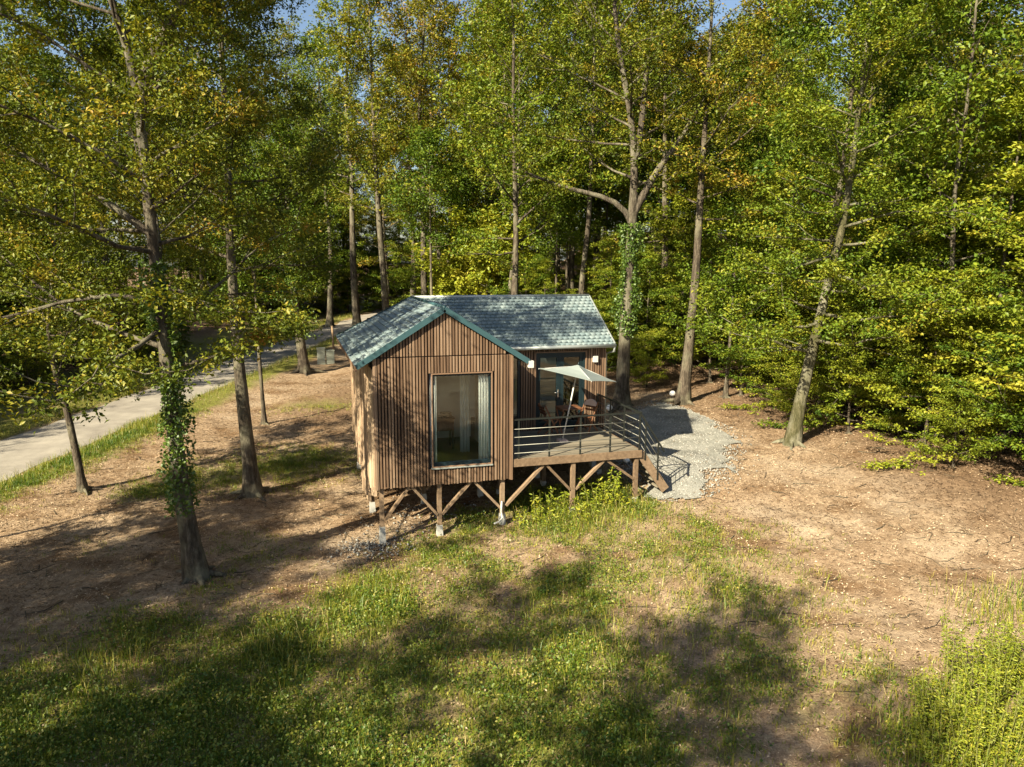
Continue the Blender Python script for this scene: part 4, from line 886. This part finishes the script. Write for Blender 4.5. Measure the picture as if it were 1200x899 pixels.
# broad-leaved ground plants
wx, wy = scatter(110000, -9, 14, -12.5, 6); g = green_at(wx, wy); keepm = (rng.uniform(0, 1, len(g)) < np.clip(g*1.15-.25, 0, .8)) & free(wx, wy); wx, wy, g = wx[keepm], wy[keepm], g[keepm]
nb_ = 5; P = np.stack([np.repeat(wx, nb_)+rng.normal(0, .08, len(wx)*nb_), np.repeat(wy, nb_)+rng.normal(0, .08, len(wx)*nb_)], 1)
P = np.concatenate([P, (ground_z(P[:, 0], P[:, 1])+rng.uniform(.01, .15, len(P))*np.repeat(.3+.9*g, nb_)*np.repeat(.4+1.2*fbm(wx, wy, 2.5, 71, 2), nb_))[:, None]], 1)
V, F = leaves_geo(P, .045, rng, .9, .7, .15); tn = np.clip(np.repeat(rng.normal(.36, .17, len(wx)), nb_)+rng.normal(0, .08, len(P)), 0, 1)
stuff('ground_plants', V, F, np.repeat(tn, 4), 'grass', 'small broad-leaved plants among the grass patches', 'ground cover')
# dry straw and fallen leaves
lx, ly = scatter(230000, -12, 19, -12.5, 24); dens = np.where((ly > 8) & (lx > -6), .8, 1.0)*(1-.75*green_at(lx, ly)); keepm = (rng.uniform(0, 1, len(lx)) < dens) & (np.abs(road_d(lx, ly)) > 1.7) & (~in_poly(lx, ly, GP) | (rng.uniform(0, 1, len(lx)) < .15+.6*sstep(.45, .7, fbm(lx, ly, .8, 91)))); lx, ly = lx[keepm], ly[keepm]
P = np.stack([lx, ly, ground_z(lx, ly)+rng.uniform(.004, .03, len(lx))], 1); hf = len(P)//2
V1, F1 = leaves_geo(P[:hf], .045, rng, 1.6, .5, .5); V2, F2 = leaves_geo(P[hf:], .12, rng, 1.8, .055, .1)
wd_ = woods_at(P[:, 0], P[:, 1]); tn = np.clip(rng.normal(.50, .26, len(P))-.18*wd_+(fbm(P[:, 0], P[:, 1], .7, 14, 3)-.5)*1.0, 0, 1)
stuff('leaf_litter', np.concatenate([V1, V2]), np.concatenate([F1, F2+len(V1)]), np.repeat(tn, 4), 'litter', 'dry straw and fallen leaves scattered over the bare clearing', 'leaf litter')
# tall dry grass at the rough corner and along the lane
tx, ty = [], []
for (u, v, r_, n_) in ((1150, 880, 1.0, 900), (1110, 850, .7, 400), (460, 690, 1.1, 300), (165, 500, 1.0, 1500), (330, 770, .8, 600), (140, 780, .7, 400), (700, 600, 1.6, 1800), (1190, 720, 1.0, 700), (430, 740, 1.3, 350), (720, 760, 1.8, 800), (850, 700, 1.4, 420)):
    p = px(u, v); tx.append(p[0]+rng.normal(0, r_*.55, n_)); ty.append(p[1]+rng.normal(0, r_*.55, n_))
for _s in (-1, 1):
    yy = rng.uniform(-4, 75, 9000); tx.append(road_x(yy)+_s*(1.7+np.abs(rng.normal(0, .55, 9000)))/.945); ty.append(yy)
tx = np.concatenate(tx); ty = np.concatenate(ty); keepm = free(tx, ty); tx, ty = tx[keepm], ty[keepm]
V, F, tt = blades(tx, ty, rng.uniform(.2, .45, len(tx)), rng.uniform(.003, .006, len(tx)), np.clip(rng.normal(.5, .2, len(tx)), 0, 1), .7)
stuff('tall_grass', V, F, tt, 'grass', 'taller seeding grass along the lane verges and in rough corners', 'grass')
# gravel stones
sx_, sy_ = scatter(60000, GP[:, 0].min(), GP[:, 0].max(), GP[:, 1].min(), GP[:, 1].max())
ks = in_poly(sx_+rng.normal(0, .35, len(sx_)), sy_+rng.normal(0, .35, len(sx_)), GP); sx_, sy_ = sx_[ks][:9000], sy_[ks][:9000]
# chalky rubble round the front corner post
qx_ = rng.normal(-.1, .5, 350); qy_ = rng.normal(-.1, .35, 350); sx_ = np.concatenate([sx_, qx_, rng.normal(1.6, .9, 200)]); sy_ = np.concatenate([sy_, qy_, rng.normal(1.6, .6, 200)])
N = len(sx_); c = np.stack([sx_, sy_, ground_z(sx_, sy_)+.03], 1); sz_ = rng.uniform(.012, .04, N)[:, None, None]
O = np.array([(1, 0, 0), (0, 1, 0), (-1, 0, 0), (0, -1, 0), (0, 0, .8), (0, 0, -.8)], float)
V = (c[:, None, :]+O[None]*sz_*rng.uniform(.6, 1.3, (N, 6, 1))).reshape(-1, 3); i = np.arange(N)[:, None]*6
F = np.concatenate([i+np.array([q]) for q in ((0, 1, 4), (1, 2, 4), (2, 3, 4), (3, 0, 4), (1, 0, 5), (2, 1, 5), (3, 2, 5), (0, 3, 5))], 1).reshape(-1, 3)
stuff('gravel_stones', V, F, None, 'stone', 'loose pale stones strewn on the gravel path and by the posts', 'stones')

# fallen twigs
wt = Wood()
for k in range(900):
    x, y = rng.uniform(-10, 15), rng.uniform(-11, 13)
    if not bool(free(np.array([x]), np.array([y]))[0]) or (-.3 < x < 6.8 and -.2 < y < 6.4): continue
    a = rng.uniform(0, 6.28); L = rng.uniform(.15, .75); d = np.array((math.cos(a), math.sin(a), 0))*L; nrm = np.array((-d[1], d[0], 0))*rng.uniform(-.25, .25)
    q = [np.array((x, y, 0)), np.array((x, y, 0))+d*.5+nrm, np.array((x, y, 0))+d]
    for p_ in q: p_[2] = gz(p_[0], p_[1])+.018
    wt.add(np.array(q), np.array([1, .8, .4])*rng.uniform(.005, .013), 4)
tag(mesh_obj('fallen_twigs', wt.mesh('fallen_twigs'), M['bark']), 'small fallen twigs lying about on the dry ground', 'twigs', kind='stuff')
